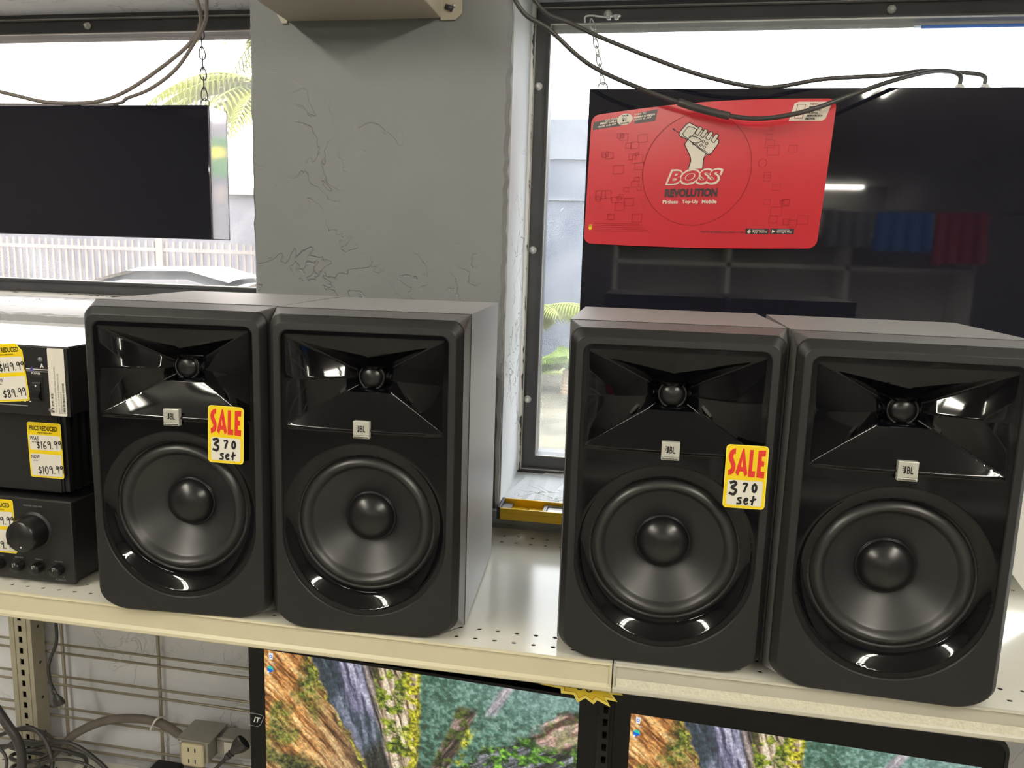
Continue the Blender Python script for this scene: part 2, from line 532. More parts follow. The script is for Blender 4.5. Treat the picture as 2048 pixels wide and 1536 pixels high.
def sill(x0, x1, zf, zb, seed):
    gg = G(); r = random.Random(seed); n = int((x1 - x0) / 0.012)
    L = []
    for j, (y, z) in enumerate(((WY + .001, zf - .03), (WY - 0.001, zf - .004), (WY + .004, zf), (WY + .05, zf + (zb - zf) * .2), (WY + .1, zf + (zb - zf) * .5), (WY + .15, zf + (zb - zf) * .75), (FY + .02, zb))):
        amp = 0.0016 if j in (2, 3, 4, 5) else (0.0012 if j == 1 else 0)
        L.append([(x0 + (x1 - x0) * i / n, y, z + r.uniform(-amp, amp)) for i in range(n + 1)])
    gg.loops(L, closed=False, smooth=False)
    return gg


structure(sill(-2.0, PXL, SILL_L - 0.002, 0.372, 3).build('trim_2', M['reveal']))
structure(sill(PXR, 1.75, SILL_R - 0.004, 0.046, 4).build('trim_3', M['reveal']))

g = G(); g.box(-3.6, 3.2, -9.2, OY, ZF - 0.1, ZF); structure(g.build('floor', M['floor']))
g = G(); g.box(-3.6, 3.2, -9.2, OY, ZC, ZC + 0.1); structure(g.build('ceiling', M['ceil']))
g = G(); g.box(-3.7, -3.6, -9.2, OY, ZF, ZC); structure(g.build('wall_left', M['room']))
g = G(); g.box(3.2, 3.3, -9.2, OY, ZF, ZC); structure(g.build('wall_right', M['room']))
g = G(); g.box(-3.6, 3.2, -9.3, -9.2, ZF, ZC); structure(g.build('wall_front', M['room']))


def window(name, x0, x1, z0, z1, bolts, glass):
    def fr(a, w, y0, y1, gg):
        X0, X1, Z0, Z1 = x0 + a, x1 - a, z0 + a, z1 - a
        gg.box(X0, X1, y0, y1, Z1 - w, Z1); gg.box(X0, X1, y0, y1, Z0, Z0 + w)
        gg.box(X0, X0 + w, y0, y1, Z0 + w, Z1 - w); gg.box(X1 - w, X1, y0, y1, Z0 + w, Z1 - w)
    gg = G()
    fr(0.0, 0.010, FY - 0.004, OY, gg)
    fr(0.010, 0.026, FY + 0.006, OY, gg)
    fr(0.034, 0.006, FY - 0.002, FY + 0.03, gg)
    root = gg.build(name, M['alu']); structure(root)
    ge = G()
    fr(0.009, 0.0018, FY - 0.0065, FY + 0.004, ge)
    fr(0.0385, 0.0018, FY - 0.005, FY - 0.0005, ge)
    ge.build('bead', M['alu_edge'], root)
    gg = G(); gg.box(x0 + 0.036, x1 - 0.036, FY + 0.031, FY + 0.035, z0 + 0.036, z1 - 0.036)
    gg.build('pane', M[glass], root)
    for (bx, bz, side) in bolts:
        gb = G()
        gb.lathe([(0, -.010), (.0035, -.010), (.0045, -.006), (.0045, -.004), (.0075, -.003), (.008, 0), (.0, 0)], (0, 0, 0), 'y' if True else 'x', 10)
        b = gb.build('bolt', M['caulk'], root, (bx, FY + 0.006, bz))
    return root


window('window_1', -2.0, PXL, 0.368, HEAD, [(-1.004, 0.950, 0), (-1.5, 0.950, 0), (-0.60, 0.950, 0)], 'glass_warm')
window('window_2', PXR, 1.75, 0.044, HEAD, [(-0.025, 0.821, 1), (-0.025, 0.506, 1), (-0.025, 0.200, 1), (0.103, 0.951, 0), (0.608, 0.949, 0), (1.1, 0.949, 0)], 'glass')

def frosted(name, tint, a):
    Mf = bpy.data.materials.new(name); Mf.use_nodes = True
    nt = Mf.node_tree; nt.nodes.clear()
    out = nt.nodes.new('ShaderNodeOutputMaterial'); tr = nt.nodes.new('ShaderNodeBsdfTransparent')
    tl = nt.nodes.new('ShaderNodeBsdfTranslucent'); tl.inputs[0].default_value = (*lin(tint), 1)
    mx = nt.nodes.new('ShaderNodeMixShader'); mx.inputs[0].default_value = a
    nt.links.new(tr.outputs[0], mx.inputs[1]); nt.links.new(tl.outputs[0], mx.inputs[2]); nt.links.new(mx.outputs[0], out.inputs[0])
    return Mf


t = thing('window_decal', 'pale frosted decal frame stuck on the glass at the top right corner', 'decal', (0.6560, 0.6950, 0.78))
g = G(); g.box(0, .50, 0, .0008, .1275, .1480); g.box(.158, .190, 0, .0008, -.05, .1275); g.build('frosted_band', frosted('frosted_film', (214, 222, 232), .62), t)
g = G(); g.box(.012, .50, -.0008, -.0001, .1425, .1480); g.build('blue_line', frosted('blue_film', (130, 165, 215), .85), t)

# ragged paint and caulk along the right reveal
g = G(); r = random.Random(5)
def ragged(n, f):
    """a thin ragged ribbon of paint: f(i/n, w) gives the two edge points"""
    w_ = .002; L0 = []
    for i in range(n + 1):
        w_ = min(.0075, max(.0006, w_ + r.uniform(-.0016, .0016) + (r.random() < .06) * .004)); L0.append(f(i / n, w_))
    g.loops([[p[0] for p in L0], [p[1] for p in L0], [p[2] for p in L0]], closed=False, smooth=False)
ragged(220, lambda t_, w_: ((PXR + .0015, FY - .011, .05 + .92 * t_), (PXR + .003 + w_ * .5, FY - .0075, .05 + .92 * t_), (PXR + .003 + w_, FY - .0040, .05 + .92 * t_)))
ragged(240, lambda t_, w_: ((-1.95 + 1.42 * t_, FY - .014, .3695), (-1.95 + 1.42 * t_, FY - .009, .3705 + w_ * .5), (-1.95 + 1.42 * t_, FY - .0045, .3700 + w_)))
ragged(240, lambda t_, w_: ((PXR + 1.7 * t_, FY - .014, .0440), (PXR + 1.7 * t_, FY - .009, .0450 + w_ * .4), (PXR + 1.7 * t_, FY - .0045, .0445 + w_ * .8)))
structure(g.build('trim_4', M['caulk']))

# ================================================================== SHOP LIGHTS (behind the camera, on the ceiling)
LIGHTS = [(-1.25, -1.15, 1, 'over the shelf at left'), (1.45, -1.15, 1, 'over the shelf at right'), (-1.25, -2.50, 1, 'behind the camera at left'), (1.45, -2.50, 1, 'behind the camera at right'),
          (-2.2, -8.8, 0, 'at left along the far wall'), (0.0, -8.8, 0, 'in the middle along the far wall'), (2.2, -8.8, 0, 'at right along the far wall')]
for (x, y, along, where) in LIGHTS:
    t = thing('ceiling_light', 'white two tube fluorescent ceiling fixture ' + where, 'ceiling light', (x, y, ZC - 0.05), PI / 2 if along else 0)
    g = G(); g.bbox(-0.62, 0.62, -0.10, 0.10, 0.02, 0.05, 0.004); g.build('housing', M['white'], t)
    for k in (-1, 1):
        g = G(); g.lathe([(0, -.6), (.013, -.6), (.013, .6), (0, .6)], (0, k * 0.05, 0.0), 'x', 12); g.build('tube', M['tube'], t)

# ================================================================== SHELVES
PITCH = 0.0255
HR = 0.0030


def shelf(name, label, x0, x1, lipmat, band, phase):
    t = thing(name, label, 'shelf', (0, 0, 0))
    g = G()
    ys = [0.0, 0.0088, 0.0343, 0.0598, 0.357, 0.3852, 0.4155, 0.44]
    hole_rows = {1: (0.0215, 0.0), 2: (0.0472, 0.99), 4: (0.3703, 0.762 + 0.0), 5: (0.4002, 0.726 + 0.0)}
    for j in range(len(ys) - 1):
        ya, yb = ys[j], ys[j + 1]
        if j not in hole_rows:
            g.add([(x0, ya, 0), (x1, ya, 0), (x1, yb, 0), (x0, yb, 0)], [(0, 1, 2, 3)])
            continue
        yc, off = hole_rows[j]
        if j in (1, 2): off = 0.0 if j == 1 else 0.99 - 0.5 + 0.01
        if j == 2: off = 0.0 + 0.99 % 1
        hx = -0.0358 + off * PITCH
        k0 = math.ceil((x0 + 0.012 - hx) / PITCH); k1 = math.floor((x1 - 0.012 - hx) / PITCH)
        xs = [hx + k * PITCH for k in range(k0, k1 + 1)]
        bl = [x0] + [(a + b) / 2 for a, b in zip(xs, xs[1:])] + [x1]
        for i, xc in enumerate(xs):
            a, b = bl[i], bl[i + 1]
            bd = [(b, yc), (b, yb), (xc, yb), (a, yb), (a, yc), (a, ya), (xc, ya), (b, ya)]
            ring = [(xc + HR * 1.12 * math.cos(PI / 4 * q), yc + HR * math.sin(PI / 4 * q)) for q in range(8)]
            vs = [(p[0], p[1], 0) for p in bd] + [(p[0], p[1], 0) for p in ring] + [(p[0], p[1], -0.0012) for p in ring]
            fs = []
            for q in range(8):
                n = (q + 1) % 8
                fs.append((8 + q, q, n, 8 + n)); fs.append((16 + q, 8 + q, 8 + n, 16 + n))
            g.add(vs, fs)
    g.build('deck', M['shelf'], t)
    g = G()
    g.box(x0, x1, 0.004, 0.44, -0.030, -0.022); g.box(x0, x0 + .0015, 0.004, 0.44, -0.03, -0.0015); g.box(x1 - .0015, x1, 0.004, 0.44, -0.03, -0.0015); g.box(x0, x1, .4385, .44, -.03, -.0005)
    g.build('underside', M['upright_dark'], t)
    # front edge profile: rolled bead, flat label channel, lower bead
    prof = [(0.0008, -0.0002), (-0.0018, 0.0010), (-0.0040, 0.0004), (-0.0048, -0.0016), (-0.0034, -0.0036), (-0.0030, -0.0060), (-0.0032, -0.0270), (-0.0046, -0.0290), (-0.0060, -0.0310), (-0.0062, -0.0350), (-0.0050, -0.0366), (-0.0030, -0.0372), (0.004, -0.0372), (0.004, -0.030)]
    g = G()
    L = [[(x, y, z) for (y, z) in prof] for x in (x0, x1)]
    g.loops(L, closed=False, smooth=False)
    g.box(x0, x0 + 0.003, -0.005, 0.002, -0.0372, 0.0)
    g.box(x1 - 0.003, x1, -0.005, 0.002, -0.0372, 0.0)
    g.build('front_edge', M[lipmat], t)
    if band:
        g = G(); g.add([(x0 + .004, -0.0039, -0.0175), (x1 - .004, -0.0039, -0.0175), (x1 - .004, -0.0043, -0.030), (x0 + .004, -0.0043, -0.030)], [(3, 2, 1, 0)])
        g.build('label_film', M['film'], t)
    return t


shelf('display_shelf', 'cream perforated metal shelf holding the audio units and three of the speakers', -1.024, 0.1940, 'lip', False, 0)
shelf('display_shelf', 'grey-edged perforated metal shelf under the rightmost speaker', 0.1956, 1.414, 'lip2', True, 0)
# scuffs and chips of paint on the lip are in the mottling; a real chip or two:
g = G(); g.box(-1.02, 1.6, 0.4425, 0.4575, 0.0, 0.0295)
g.box(-1.02, 1.6, 0.4405, 0.4425, -0.0, 0.006)
tag(g.build('back_rail', M['rail']), 'grey metal rail running behind the shelf under the yellow level', 'rail')


def upright(label, x0, x1, yf, zt, zb, m, slot0):
    t = thing('shelf_upright', label, 'shelf upright', ((x0 + x1) / 2, yf, zb))
    xm = (x0 + x1) / 2
    g = G(); w = (x1 - x0) / 2; d = 0.4345 - yf
    H = zt - zb; sw = 0.0042; sh = 0.0135; sp = 0.0245
    # front face: two side strips and webs between the slots, with raised folds
    g.box(-w, -sw, 0, 0.002, 0, H); g.box(sw, w, 0, 0.002, 0, H)
    z = 0.0
    k = 0
    while z < H:
        zz = min(z + (sp - sh), H)
        g.box(-sw, sw, 0, 0.002, z, zz); z += sp
    g.box(-w, -w + 0.002, 0.002, d, 0, H); g.box(w - 0.002, w, 0.002, d, 0, H)
    g.box(-w * .62, -w * .5, -0.0015, 0, 0, H); g.box(w * .5, w * .62, -0.0015, 0, 0, H)
    g.build('post', M[m], t)
    g = G(); g.box(-w + .002, w - .002, 0.012, 0.014, 0, H); g.build('post_core', M['black'], t)
    for k in range(12):
        zz = 0.05 + k * 0.08
        if zz < H:
            g = G(); g.lathe([(0, 0.0004), (.0032, 0.0002), (.0034, .0)], (w, d * .55, zz), 'x', 10); g.build('rivet', M['black'], t)
    return t


upright('cream slotted steel upright at left beneath the shelf', -1.054, -1.002, 0.400, -0.031, ZF + 0.001, 'upright', 0)
upright('dark slotted steel upright between the two monitors', 0.158, 0.200, 0.380, -0.031, ZF + 0.001, 'upright_dark', 0)

# lower shelf
t = thing('lower_shelf', 'cream perforated lower shelf strewn with black cables', 'shelf', (0, 0, 0))
g = G()
ZL = -0.603
xs0, xs1 = -1.9, 1.4
for (ya, yb, yc) in ((0.36, 0.385, 0.372), (0.385, 0.41, 0.398)):
    hx = -1.9 + (0.0127 if yc < .38 else 0.0)
    n = int((xs1 - xs0) / PITCH) - 1
    xs = [hx + PITCH * (k + 0.75) for k in range(n)]
    bl = [xs0] + [(a + b) / 2 for a, b in zip(xs, xs[1:])] + [xs1]
    for i, xc in enumerate(xs):
        a, b = bl[i], bl[i + 1]
        bd = [(b, yc), (b, yb), (xc, yb), (a, yb), (a, yc), (a, ya), (xc, ya), (b, ya)]
        ring = [(xc + HR * math.cos(PI / 4 * q), yc + HR * math.sin(PI / 4 * q)) for q in range(8)]
        vs = [(p[0], p[1], ZL) for p in bd] + [(p[0], p[1], ZL) for p in ring] + [(p[0], p[1], ZL - .0015) for p in ring]
        fs = []
        for q in range(8):
            nn = (q + 1) % 8
            fs.append((8 + q, q, nn, 8 + nn)); fs.append((16 + q, 8 + q, 8 + nn, 16 + nn))
        g.add(vs, fs)
g.add([(xs0, -0.05, ZL), (xs1, -0.05, ZL), (xs1, 0.36, ZL), (xs0, 0.36, ZL)], [(0, 1, 2, 3)])
g.add([(xs0, 0.41, ZL), (xs1, 0.41, ZL), (xs1, 0.437, ZL), (xs0, 0.437, ZL)], [(0, 1, 2, 3)])
g.build('deck', M['shelf'], t)
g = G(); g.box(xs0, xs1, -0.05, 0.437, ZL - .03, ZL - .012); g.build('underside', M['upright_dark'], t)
g = G(); g.box(xs0, xs1, -0.056, -0.05, ZL - .038, ZL + .001); g.build('front_edge', M['lip'], t)

# wire grid against the wall
t = thing('wire_grid_panel', 'zinc wire grid panel fixed to the white wall beneath the shelf', 'wire grid', (0, 0, 0))
for i in range(11):
    x = -1.87 + i * 0.225
    g = G(); g.tube([(x, 0.4455, -0.035), (x, 0.4455, -1.12)], 0.0034, 8); g.build('vertical_wire', M['wire'], t)
for k in range(11):
    for dz in (0, -0.0195):
        z = -0.346 - 0.0732 * (k - 4) + dz
        g = G(); g.tube([(-1.95, 0.4395, z), (0.6, 0.4395, z)], 0.0026, 8)
        g.build('horizontal_wire', M['wire'], t)

# ================================================================== SPEAKERS
SPW, SPH, SPD = 0.127, 0.419, 0.302
ZW = 0.1490          # woofer centre height
NL = 88


def rr_loop(hw, z0, z1, rt, rbx, rbz, y, bow=0.0):
    """rounded-rectangle loop, NL points, counter-clockwise seen from -y"""
    P = []
    n = NL // 4
    cs = ((hw - rt, z1 - rt, rt, rt, 0), (-hw + rt, z1 - rt, rt, rt, 90), (-hw + rbx, z0 + rbz, rbx, rbz, 180), (hw - rbx, z0 + rbz, rbx, rbz, 270))
    for cx, cz, rx, rz, a0 in cs:
        for k in range(n):
            a = math.radians(a0 + 90 * k / (n - 1))
            x = cx + rx * math.cos(a); z = cz + rz * math.sin(a)
            P.append((x, y, z))
    return P


def gloss_loop(y, off=0.0):
    """outline of the glossy insert: rectangle above, circle below; same point order"""
    hw = 0.1060 + off; z1 = 0.3935 + off; r = 0.011; zc = ZW - 0.0165; n = NL // 4; P = []
    for cx, cz, a0 in ((hw - r, z1 - r, 0), (-hw + r, z1 - r, 90)):
        for k in range(n):
            a = math.radians(a0 + 90 * k / (n - 1)); P.append((cx + r * math.cos(a), y, cz + r * math.sin(a)))
    for k in range(2 * n):
        a = math.radians(180 + 180 * (k + 0.5) / (2 * n))
        P.append((hw * math.cos(a), y, zc + (hw) * math.sin(a)))
    return P


def speaker_depth(x, z):
    """depth of the glossy moulding behind the front plane"""
    d = np.full(x.shape, 0.0022)
    zt, hu, hd, hw = 0.3337, 0.0535, 0.0612, 0.1005
    u = x / hw
    v = np.where(z > zt, (z - zt) / hu, (zt - z) / hd)
    au = np.abs(u); tt = np.maximum(au, v)
    inside = tt < 1
    s = np.clip(1 - tt, 0, 1)
    base = 0.040 * s ** 1.0 + 0.014 * np.clip(1 - tt / 0.30, 0, 1)
    wside = np.where(au > v, v / np.maximum(au, 1e-6), au / np.maximum(v, 1e-6))
    ridge_side = 0.0075 * (1 - wside) * np.sin(PI * np.clip(tt, 0, 1)) ** 1.0
    ridge_top = 0.0060 * (1 - wside) * np.sin(PI * np.clip(tt, 0, 1))
    ridge_bot = -0.0020 * (1 - wside ** 2) * np.sin(PI * np.clip(tt, 0, 1))
    rd = np.where(au > v, ridge_side, np.where(z > zt, ridge_top, ridge_bot))
    d = np.where(inside, d + base - rd, d)
    # the lower lip of the horn stands proud of the front and drops back below it
    pro = 0.0068 * np.clip(1 - np.abs(u) ** 3.0, 0, 1)
    below = np.clip((z - (zt - hd - 0.0035)) / 0.0035, 0, 1)
    d = d - np.where(z < zt, np.where(inside, np.where(v >= au, pro * tt ** 2.0, pro * np.clip(v, 0, 1) ** 2 * 0.6), np.where((z < zt - hd) & (au < 1), pro * below, 0)), 0)
    # ring moulding round the woofer, deeper and wider below
    dx, dz = x, z - ZW
    r = np.hypot(dx, dz)
    ang = np.arctan2(-dz, np.abs(dx))            # positive below the centre
    R = 0.1035 + 0.011 * np.clip(np.sin(np.clip(ang, 0, PI / 2)), 0, 1) ** 2
    k = np.clip((R - r) / (R - 0.0905), 0, 1)
    lip = 0.0045 + 0.0095 * np.clip(0.5 + 0.5 * np.sin(ang), 0, 1)
    d = d + lip * (np.sin(k * PI / 2) ** 0.8)
    # soft rounding into the matte frame
    return d


def make_speaker(label):
    t = thing('studio_monitor', label, 'loudspeaker', group='black studio monitor loudspeakers on the shelf')
    # cabinet: sharp-edged vinyl box behind the moulded front
    g = G()
    ys = 0.0430
    x0, x1, z0, z1 = -SPW, SPW, 0.004, SPH
    g.add([(x, y, z) for y in (ys, SPD) for z in (z0, z1) for x in (x0, x1)], [(0, 2, 6, 4), (1, 5, 7, 3), (2, 3, 7, 6), (0, 4, 5, 1), (4, 6, 7, 5)])
    g.build('cabinet', M['cab'], t)
    # collar: square behind, rounded in front
    g = G()
    A = rr_loop(SPW, 0.004, SPH, 0.0006, 0.0006, 0.0006, ys - 0.0008)
    B = rr_loop(SPW - .0008, 0.003, SPH - .0008, 0.001, 0.001, 0.001, ys - 0.0018)
    Cc = rr_loop(0.1232, 0.0010, 0.4125, 0.0150, 0.046, 0.028, 0.0125)
    g.loops([A, B, Cc], True, False)
    g.build('collar', M['cab'], t)
    g = G()
    D0 = rr_loop(0.1232, 0.0010, 0.4125, 0.0150, 0.046, 0.028, 0.0125)
    D1 = rr_loop(0.1222, 0.0012, 0.4112, 0.0150, 0.046, 0.028, 0.0096)
    D2 = rr_loop(0.1158, 0.0030, 0.4030, 0.0130, 0.044, 0.027, 0.0012)
    D3 = rr_loop(0.1148, 0.0045, 0.4020, 0.0125, 0.043, 0.026, 0.0004)
    E0 = gloss_loop(0.0, 0.0012); E1 = gloss_loop(0.0012, 0.0); E2 = gloss_loop(0.0042, -0.0002)
    g.loops([D0, D1], True, True); g.loops([D1, D2], True, False); g.loops([D2, D3], True, True)
    g.loops([D3, E0], True, False); g.loops([E0, E1, E2], True, True)
    g.build('front_bezel', M['matte'], t)
    # glossy waveguide moulding
    st = 0.0014
    xs = np.arange(-0.1078, 0.10781, st); zs = np.arange(0.024, 0.3978, st)
    X, Z = np.meshgrid(xs, zs); Dp = speaker_depth(X, Z)
    rr = np.hypot(X, Z - ZW)
    keep = (rr > 0.0885)
    zc = ZW - 0.0165
    keep &= (Z > zc) | (np.hypot(X, Z - zc) < 0.1085)
    idx = -np.ones(X.shape, int); vs = []; fs = []
    cell = keep[:-1, :-1] & keep[1:, :-1] & keep[:-1, 1:] & keep[1:, 1:]
    nz, nx = X.shape
    def vid(i, j):
        if idx[i, j] < 0:
            idx[i, j] = len(vs); vs.append((float(X[i, j]), float(Dp[i, j]), float(Z[i, j])))
        return int(idx[i, j])
    for i in range(nz - 1):
        for j in range(nx - 1):
            if cell[i, j]: fs.append((vid(i, j), vid(i, j + 1), vid(i + 1, j + 1), vid(i + 1, j)))
    G().add(vs, fs, True).build('waveguide', M['gloss'], t)
    # woofer
    o = (0, 0, ZW)
    g = G()
    g.lathe([(.0925, .0150), (.0908, .0128), (.0895, .0118), (.0880, .0124), (.0868, .0142)], o, 'y', 96)
    g.lathe([(.0868, .0142)] + [(.0868 - .0160 * k / 12, .0142 - .0076 * math.sin(PI * k / 12)) for k in range(1, 13)] + [(.0700, .0150), (.0685, .0160)], o, 'y', 96)
    wf = g.build('woofer_surround', M['rubber'], t)
    g = G()
    g.lathe([(.0690, .0158)] + [(.0690 - (.0690 - .0325) * k / 8, .0158 + .0225 * (k / 8) ** 0.92) for k in range(1, 9)], o, 'y', 96)
    g.build('woofer_cone', M['cone'], t)
    g = G()
    g.lathe([(.0338, .0375), (.0334, .0362), (.0322, .0360)] + [(.0318 * math.cos(a), .0365 - .0195 * math.sin(a)) for a in [PI / 2 * k / 10 for k in range(11)]], o, 'y', 64)
    g.build('dust_cap', M['cap'], t)
    # tweeter
    o = (0, .0172, 0.3337)
    g = G()
    g.lathe([(.0125, .0440), (.0165, .0360), (.0175, .0250), (.0172, .0205), (.0162, .0192), (.0150, .0200), (.0146, .0225)], o, 'y', 48)
    tw = g.build('tweeter_ring', M['matte'], t)
    g = G()
    g.lathe([(.0147, .0222), (.0138, .0212)] + [(.0132 * math.cos(a), .0210 - .0062 * math.sin(a)) for a in [PI / 2 * k / 8 for k in range(9)]], o, 'y', 40)
    g.build('tweeter_dome', M['cap'], tw)
    # maker's badge on the lip under the horn
    zb = 0.2735
    f = Flat(lambda u, v, h: (u, -0.0078 - h, zb + v))
    g = G(); g.bbox(-0.0104, 0.0104, -0.0078, -0.0005, zb - 0.0062, zb + 0.0118, 0.0006)
    g.bbox(-0.0104, 0.0104, -0.0078, -0.0005, zb - 0.0100, zb - 0.0066, 0.0005)
    bd = g.build('badge', M['badge'], t)
    f.poly('ink', [(-.0038, .0065), (-.0020, .0065), (-.0020, -.0005), (-.0034, -.0022), (-.0048, -.0010), (-.0048, .0002), (-.0038, .0002)])
    for k in range(3): f.disc('ink', -0.0052, 0.0062 - k * .0021, 0.0006)
    f.text('ink', 'BL', -0.0012, -0.0018, 0.0066, 0.0083, 0.02)
    f.text('ink', 'PROFESSIONAL', -0.0094, -0.0094, 0.0188, 0.0020, 0.03)
    f.build(bd, {'ink': 'lettering'})
    # feet
    for sx in (-1, 1):
        for yy in (0.07, 0.26):
            g = G(); g.lathe([(0, 0), (.008, 0), (.0085, .002), (.0085, .0041), (0, .0041)], (sx * .1, yy, 0), 'z', 16); g.build('foot', M['rubber'], t)
    g = G(); g.bbox(-.1, .1, SPD - .0005, SPD + .004, .06, .36, .001); g.build('rear_plate', M['matte'], t)
    return t


def copy_tree(o, parent=None):
    c = o.copy(); C.objects.link(c); c.parent = parent
    for ch in list(o.children): copy_tree(ch, c)
    return c


SP = [(-0.3832, -0.0098, 0.080, 'black studio monitor at left end, beside the stacked audio units, with a yellow sale tag'),
      (-0.1288, -0.0041, 0.067, 'black studio monitor without tag, its grey-lit right side showing beside the bare stretch of shelf'),
      (0.2470, 0.0020, 0.0129, 'black studio monitor right of the bare stretch of shelf, with a yellow sale tag'),
      (0.5006, -0.0129, -0.0326, 'rightmost black studio monitor, partly cut off, without tag')]
proto = make_speaker(SP[0][3])
speakers = []
for i, (x, y, a, lb) in enumerate(SP):
    o = proto if i == 0 else copy_tree(proto)
    o.location = (x, y, 0.0002); o.rotation_euler = (0, 0, a); o['label'] = lb
    speakers.append(o)


# ================================================================== SALE TAGS
def sale_tag(lx, lz, ang, sp, y, label, tilt=0.0):
    t = thing('sale_tag', label, 'price tag', group='yellow sale tags on the speakers')
    W2, H2 = 0.0235, 0.0375
    f = Flat(lambda u, v, h: (u, -h - 0.0004, v))
    g = G(); g.prism(rrpts(-W2, W2, -H2, H2, 0.0045), -0.0004, 0.0, 'y'); g.build('card', M['yellow2'], t)
    f.rrect('yellow', -W2 + .0009, W2 - .0009, -H2 + .0009, H2 - .0009, .004, .0001)
    f.rrect('tagwhite', -W2 + .004, W2 - .0038, -H2 + .0035, -0.0040, .0025, .0002)
    # big hand-cut capitals
    z0, z1 = 0.0005, 0.0335
    S = [(.0, .93), (.02, .8), (.25, .62), (.02, .42)]
    def L(pts, x, w): f.poly('red', [(x + a * w, z0 + b * (z1 - z0)) for a, b in pts], .0003)
    L([(.92, 1.0), (.92, .80), (.66, .78), (.60, .68), (.98, .42), (1.0, .26), (.80, .10), (.12, .0), (.06, .20), (.42, .26), (.48, .34), (.10, .56), (.0, .72), (.16, .88), (.55, .97)], -.0205, .0085)
    L([(.50, 1.0), (.62, 1.0), (1.0, .10), (.78, .0), (.64, .18), (.36, .18), (.24, .0), (.0, .12)], -.0118, .0135)
    f.poly('yellow', [(-.0118 + a * .0135, z0 + b * (z1 - z0)) for a, b in ((.50, .62), (.58, .35), (.44, .35))], .0005)
    L([(.05, .97), (.55, .97), (.52, .22), (.98, .22), (.96, .0), (.0, .0)], .0025, .0078)
    L([(.05, .96), (1.0, .98), (.96, .76), (.52, .76), (.52, .60), (.86, .58), (.84, .40), (.5, .40), (.5, .22), (.98, .22), (.96, -.02), (.0, .0)], .0118, .0088)
    f.hand('ink', '3', -.0165, -.0215, .0155, .0032); f.hand('ink', '7', -.0020, -.0175, .0105, .0025); f.hand('ink', '0', .0085, -.0170, .0095, .0027)
    f.hand('ink', 'set', -.0075, -.0322, .0125, .0023, .25)
    f.build(t, {'red': 'sale_lettering', 'ink': 'handwriting', 'yellow': 'yellow_print', 'tagwhite': 'white_panel'})
    # stands against the front of its speaker
    Ms = Matrix.Translation(sp.location) @ Matrix.Rotation(sp.rotation_euler.z, 4, 'Z') @ Matrix.Translation((lx, y, lz)) @ Matrix.Rotation(ang, 4, 'Y') @ Matrix.Rotation(tilt, 4, 'X')
    t.matrix_world = Ms
    return t


sale_tag(0.0720, 0.2550, 0.03, speakers[0], -0.0062, 'yellow sale tag stuck to the left-end speaker')
sale_tag(0.0863, 0.2497, -0.005, speakers[2], -0.0062, 'yellow sale tag stuck to the speaker right of the bare stretch of shelf')


# ================================================================== AUDIO UNITS (left stack)
def foot_set(t, w, y0, y1, h, z=0):
    for sx in (-1, 1):
        for yy in (y0, y1):
            g = G(); g.lathe([(0, 0), (.010, 0), (.011, .002), (.010, h), (0, h)], (sx * w, yy, z), 'z', 16); g.build('foot', M['rubber'], t)


# bottom: amplifier with a large volume knob
AX = -0.7835
t = thing('stereo_amplifier', 'black stereo amplifier with a large volume knob, bottom of the stack', 'amplifier', (AX, 0.032, 0.0003), 0.0)
g = G(); g.bbox(-.202, .202, .006, .255, .0065, .126, .0015); g.build('case', M['dev'], t)
fp = G(); fp.bbox(-.2055, .2055, 0, .007, .0045, .1285, .0022); fp.build('front_panel', M['dev'], t)
foot_set(t, .17, .03, .22, .0066)
kx = 0.143
g = G(); g.lathe([(0, -.001), (.0285, -.001), (.0290, .0005)], (kx, 0, .080), 'y', 48); g.build('knob_collar', M['black'], t)
g = G(); g.lathe([(.0245, -.001), (.0240, -.018), (.0225, -.026), (.0205, -.0285), (0, -.0290)], (kx, 0, .080), 'y', 64)
k = g.build('volume_knob', M['knob'], t)
g = G(); g.lathe([(0, -.0294), (.0012, -.0294), (.0012, -.0288)], (kx + .003, 0, .066), 'y', 10); g.build('index_dot', M['white'], k)
for i, sx in enumerate((.083, .115, .147, .180)):
    g = G(); g.lathe([(.0085, -.0005), (.0080, -.010), (.0070, -.0125), (0, -.0128)], (sx, 0, .0255), 'y', 24)
    k = g.build('tone_knob', M['knob'], t)
    g = G(); g.box(sx - .0006, sx + .0006, -.0134, -.0126, .027, .0325); g.build('pointer', M['greyprint'], k)
f = Flat(lambda u, v, h: (u, -h, v))
f.text('greyprint', 'MASTER VOLUME', .1285, .1165, .030, .0022)
for s_, sx in (('FUNCTION', .083), ('BASS', .115), ('TREBLE', .147), ('BALANCE', .180)):
    f.text('greyprint', s_, sx - .0065, .0365, .013, .0018)
f.text('greyprint', 'A.500210', .173, .0085, .017, .0026); f.text('greyprint', 'R', .186, .0135, .002, .002)
f.build(t, {'greyprint': 'panel_lettering'})

# middle: power amplifier with finned side
t = thing('power_amplifier', 'plain black power amplifier with finned sides, middle of the stack', 'amplifier', (AX - .004, 0.046, 0.1290), 0.0)
g = G(); g.bbox(-.185, .184, 0, .225, .0065, .1225, .0015); g.build('case', M['dev'], t)
for s in (-1, 1):
    g = G(); g.box(min(s * .1835, s * .187), max(s * .1835, s * .187), .002, .222, .008, .121)
    for k in range(14):
        y = .004 + k * .0155
        g.box(min(s * .186, s * .1945), max(s * .186, s * .1945), y, y + .0075, .008, .121)
    g.build('heat_sink', M['dev'], t)
foot_set(t, .15, .03, .19, .0066)

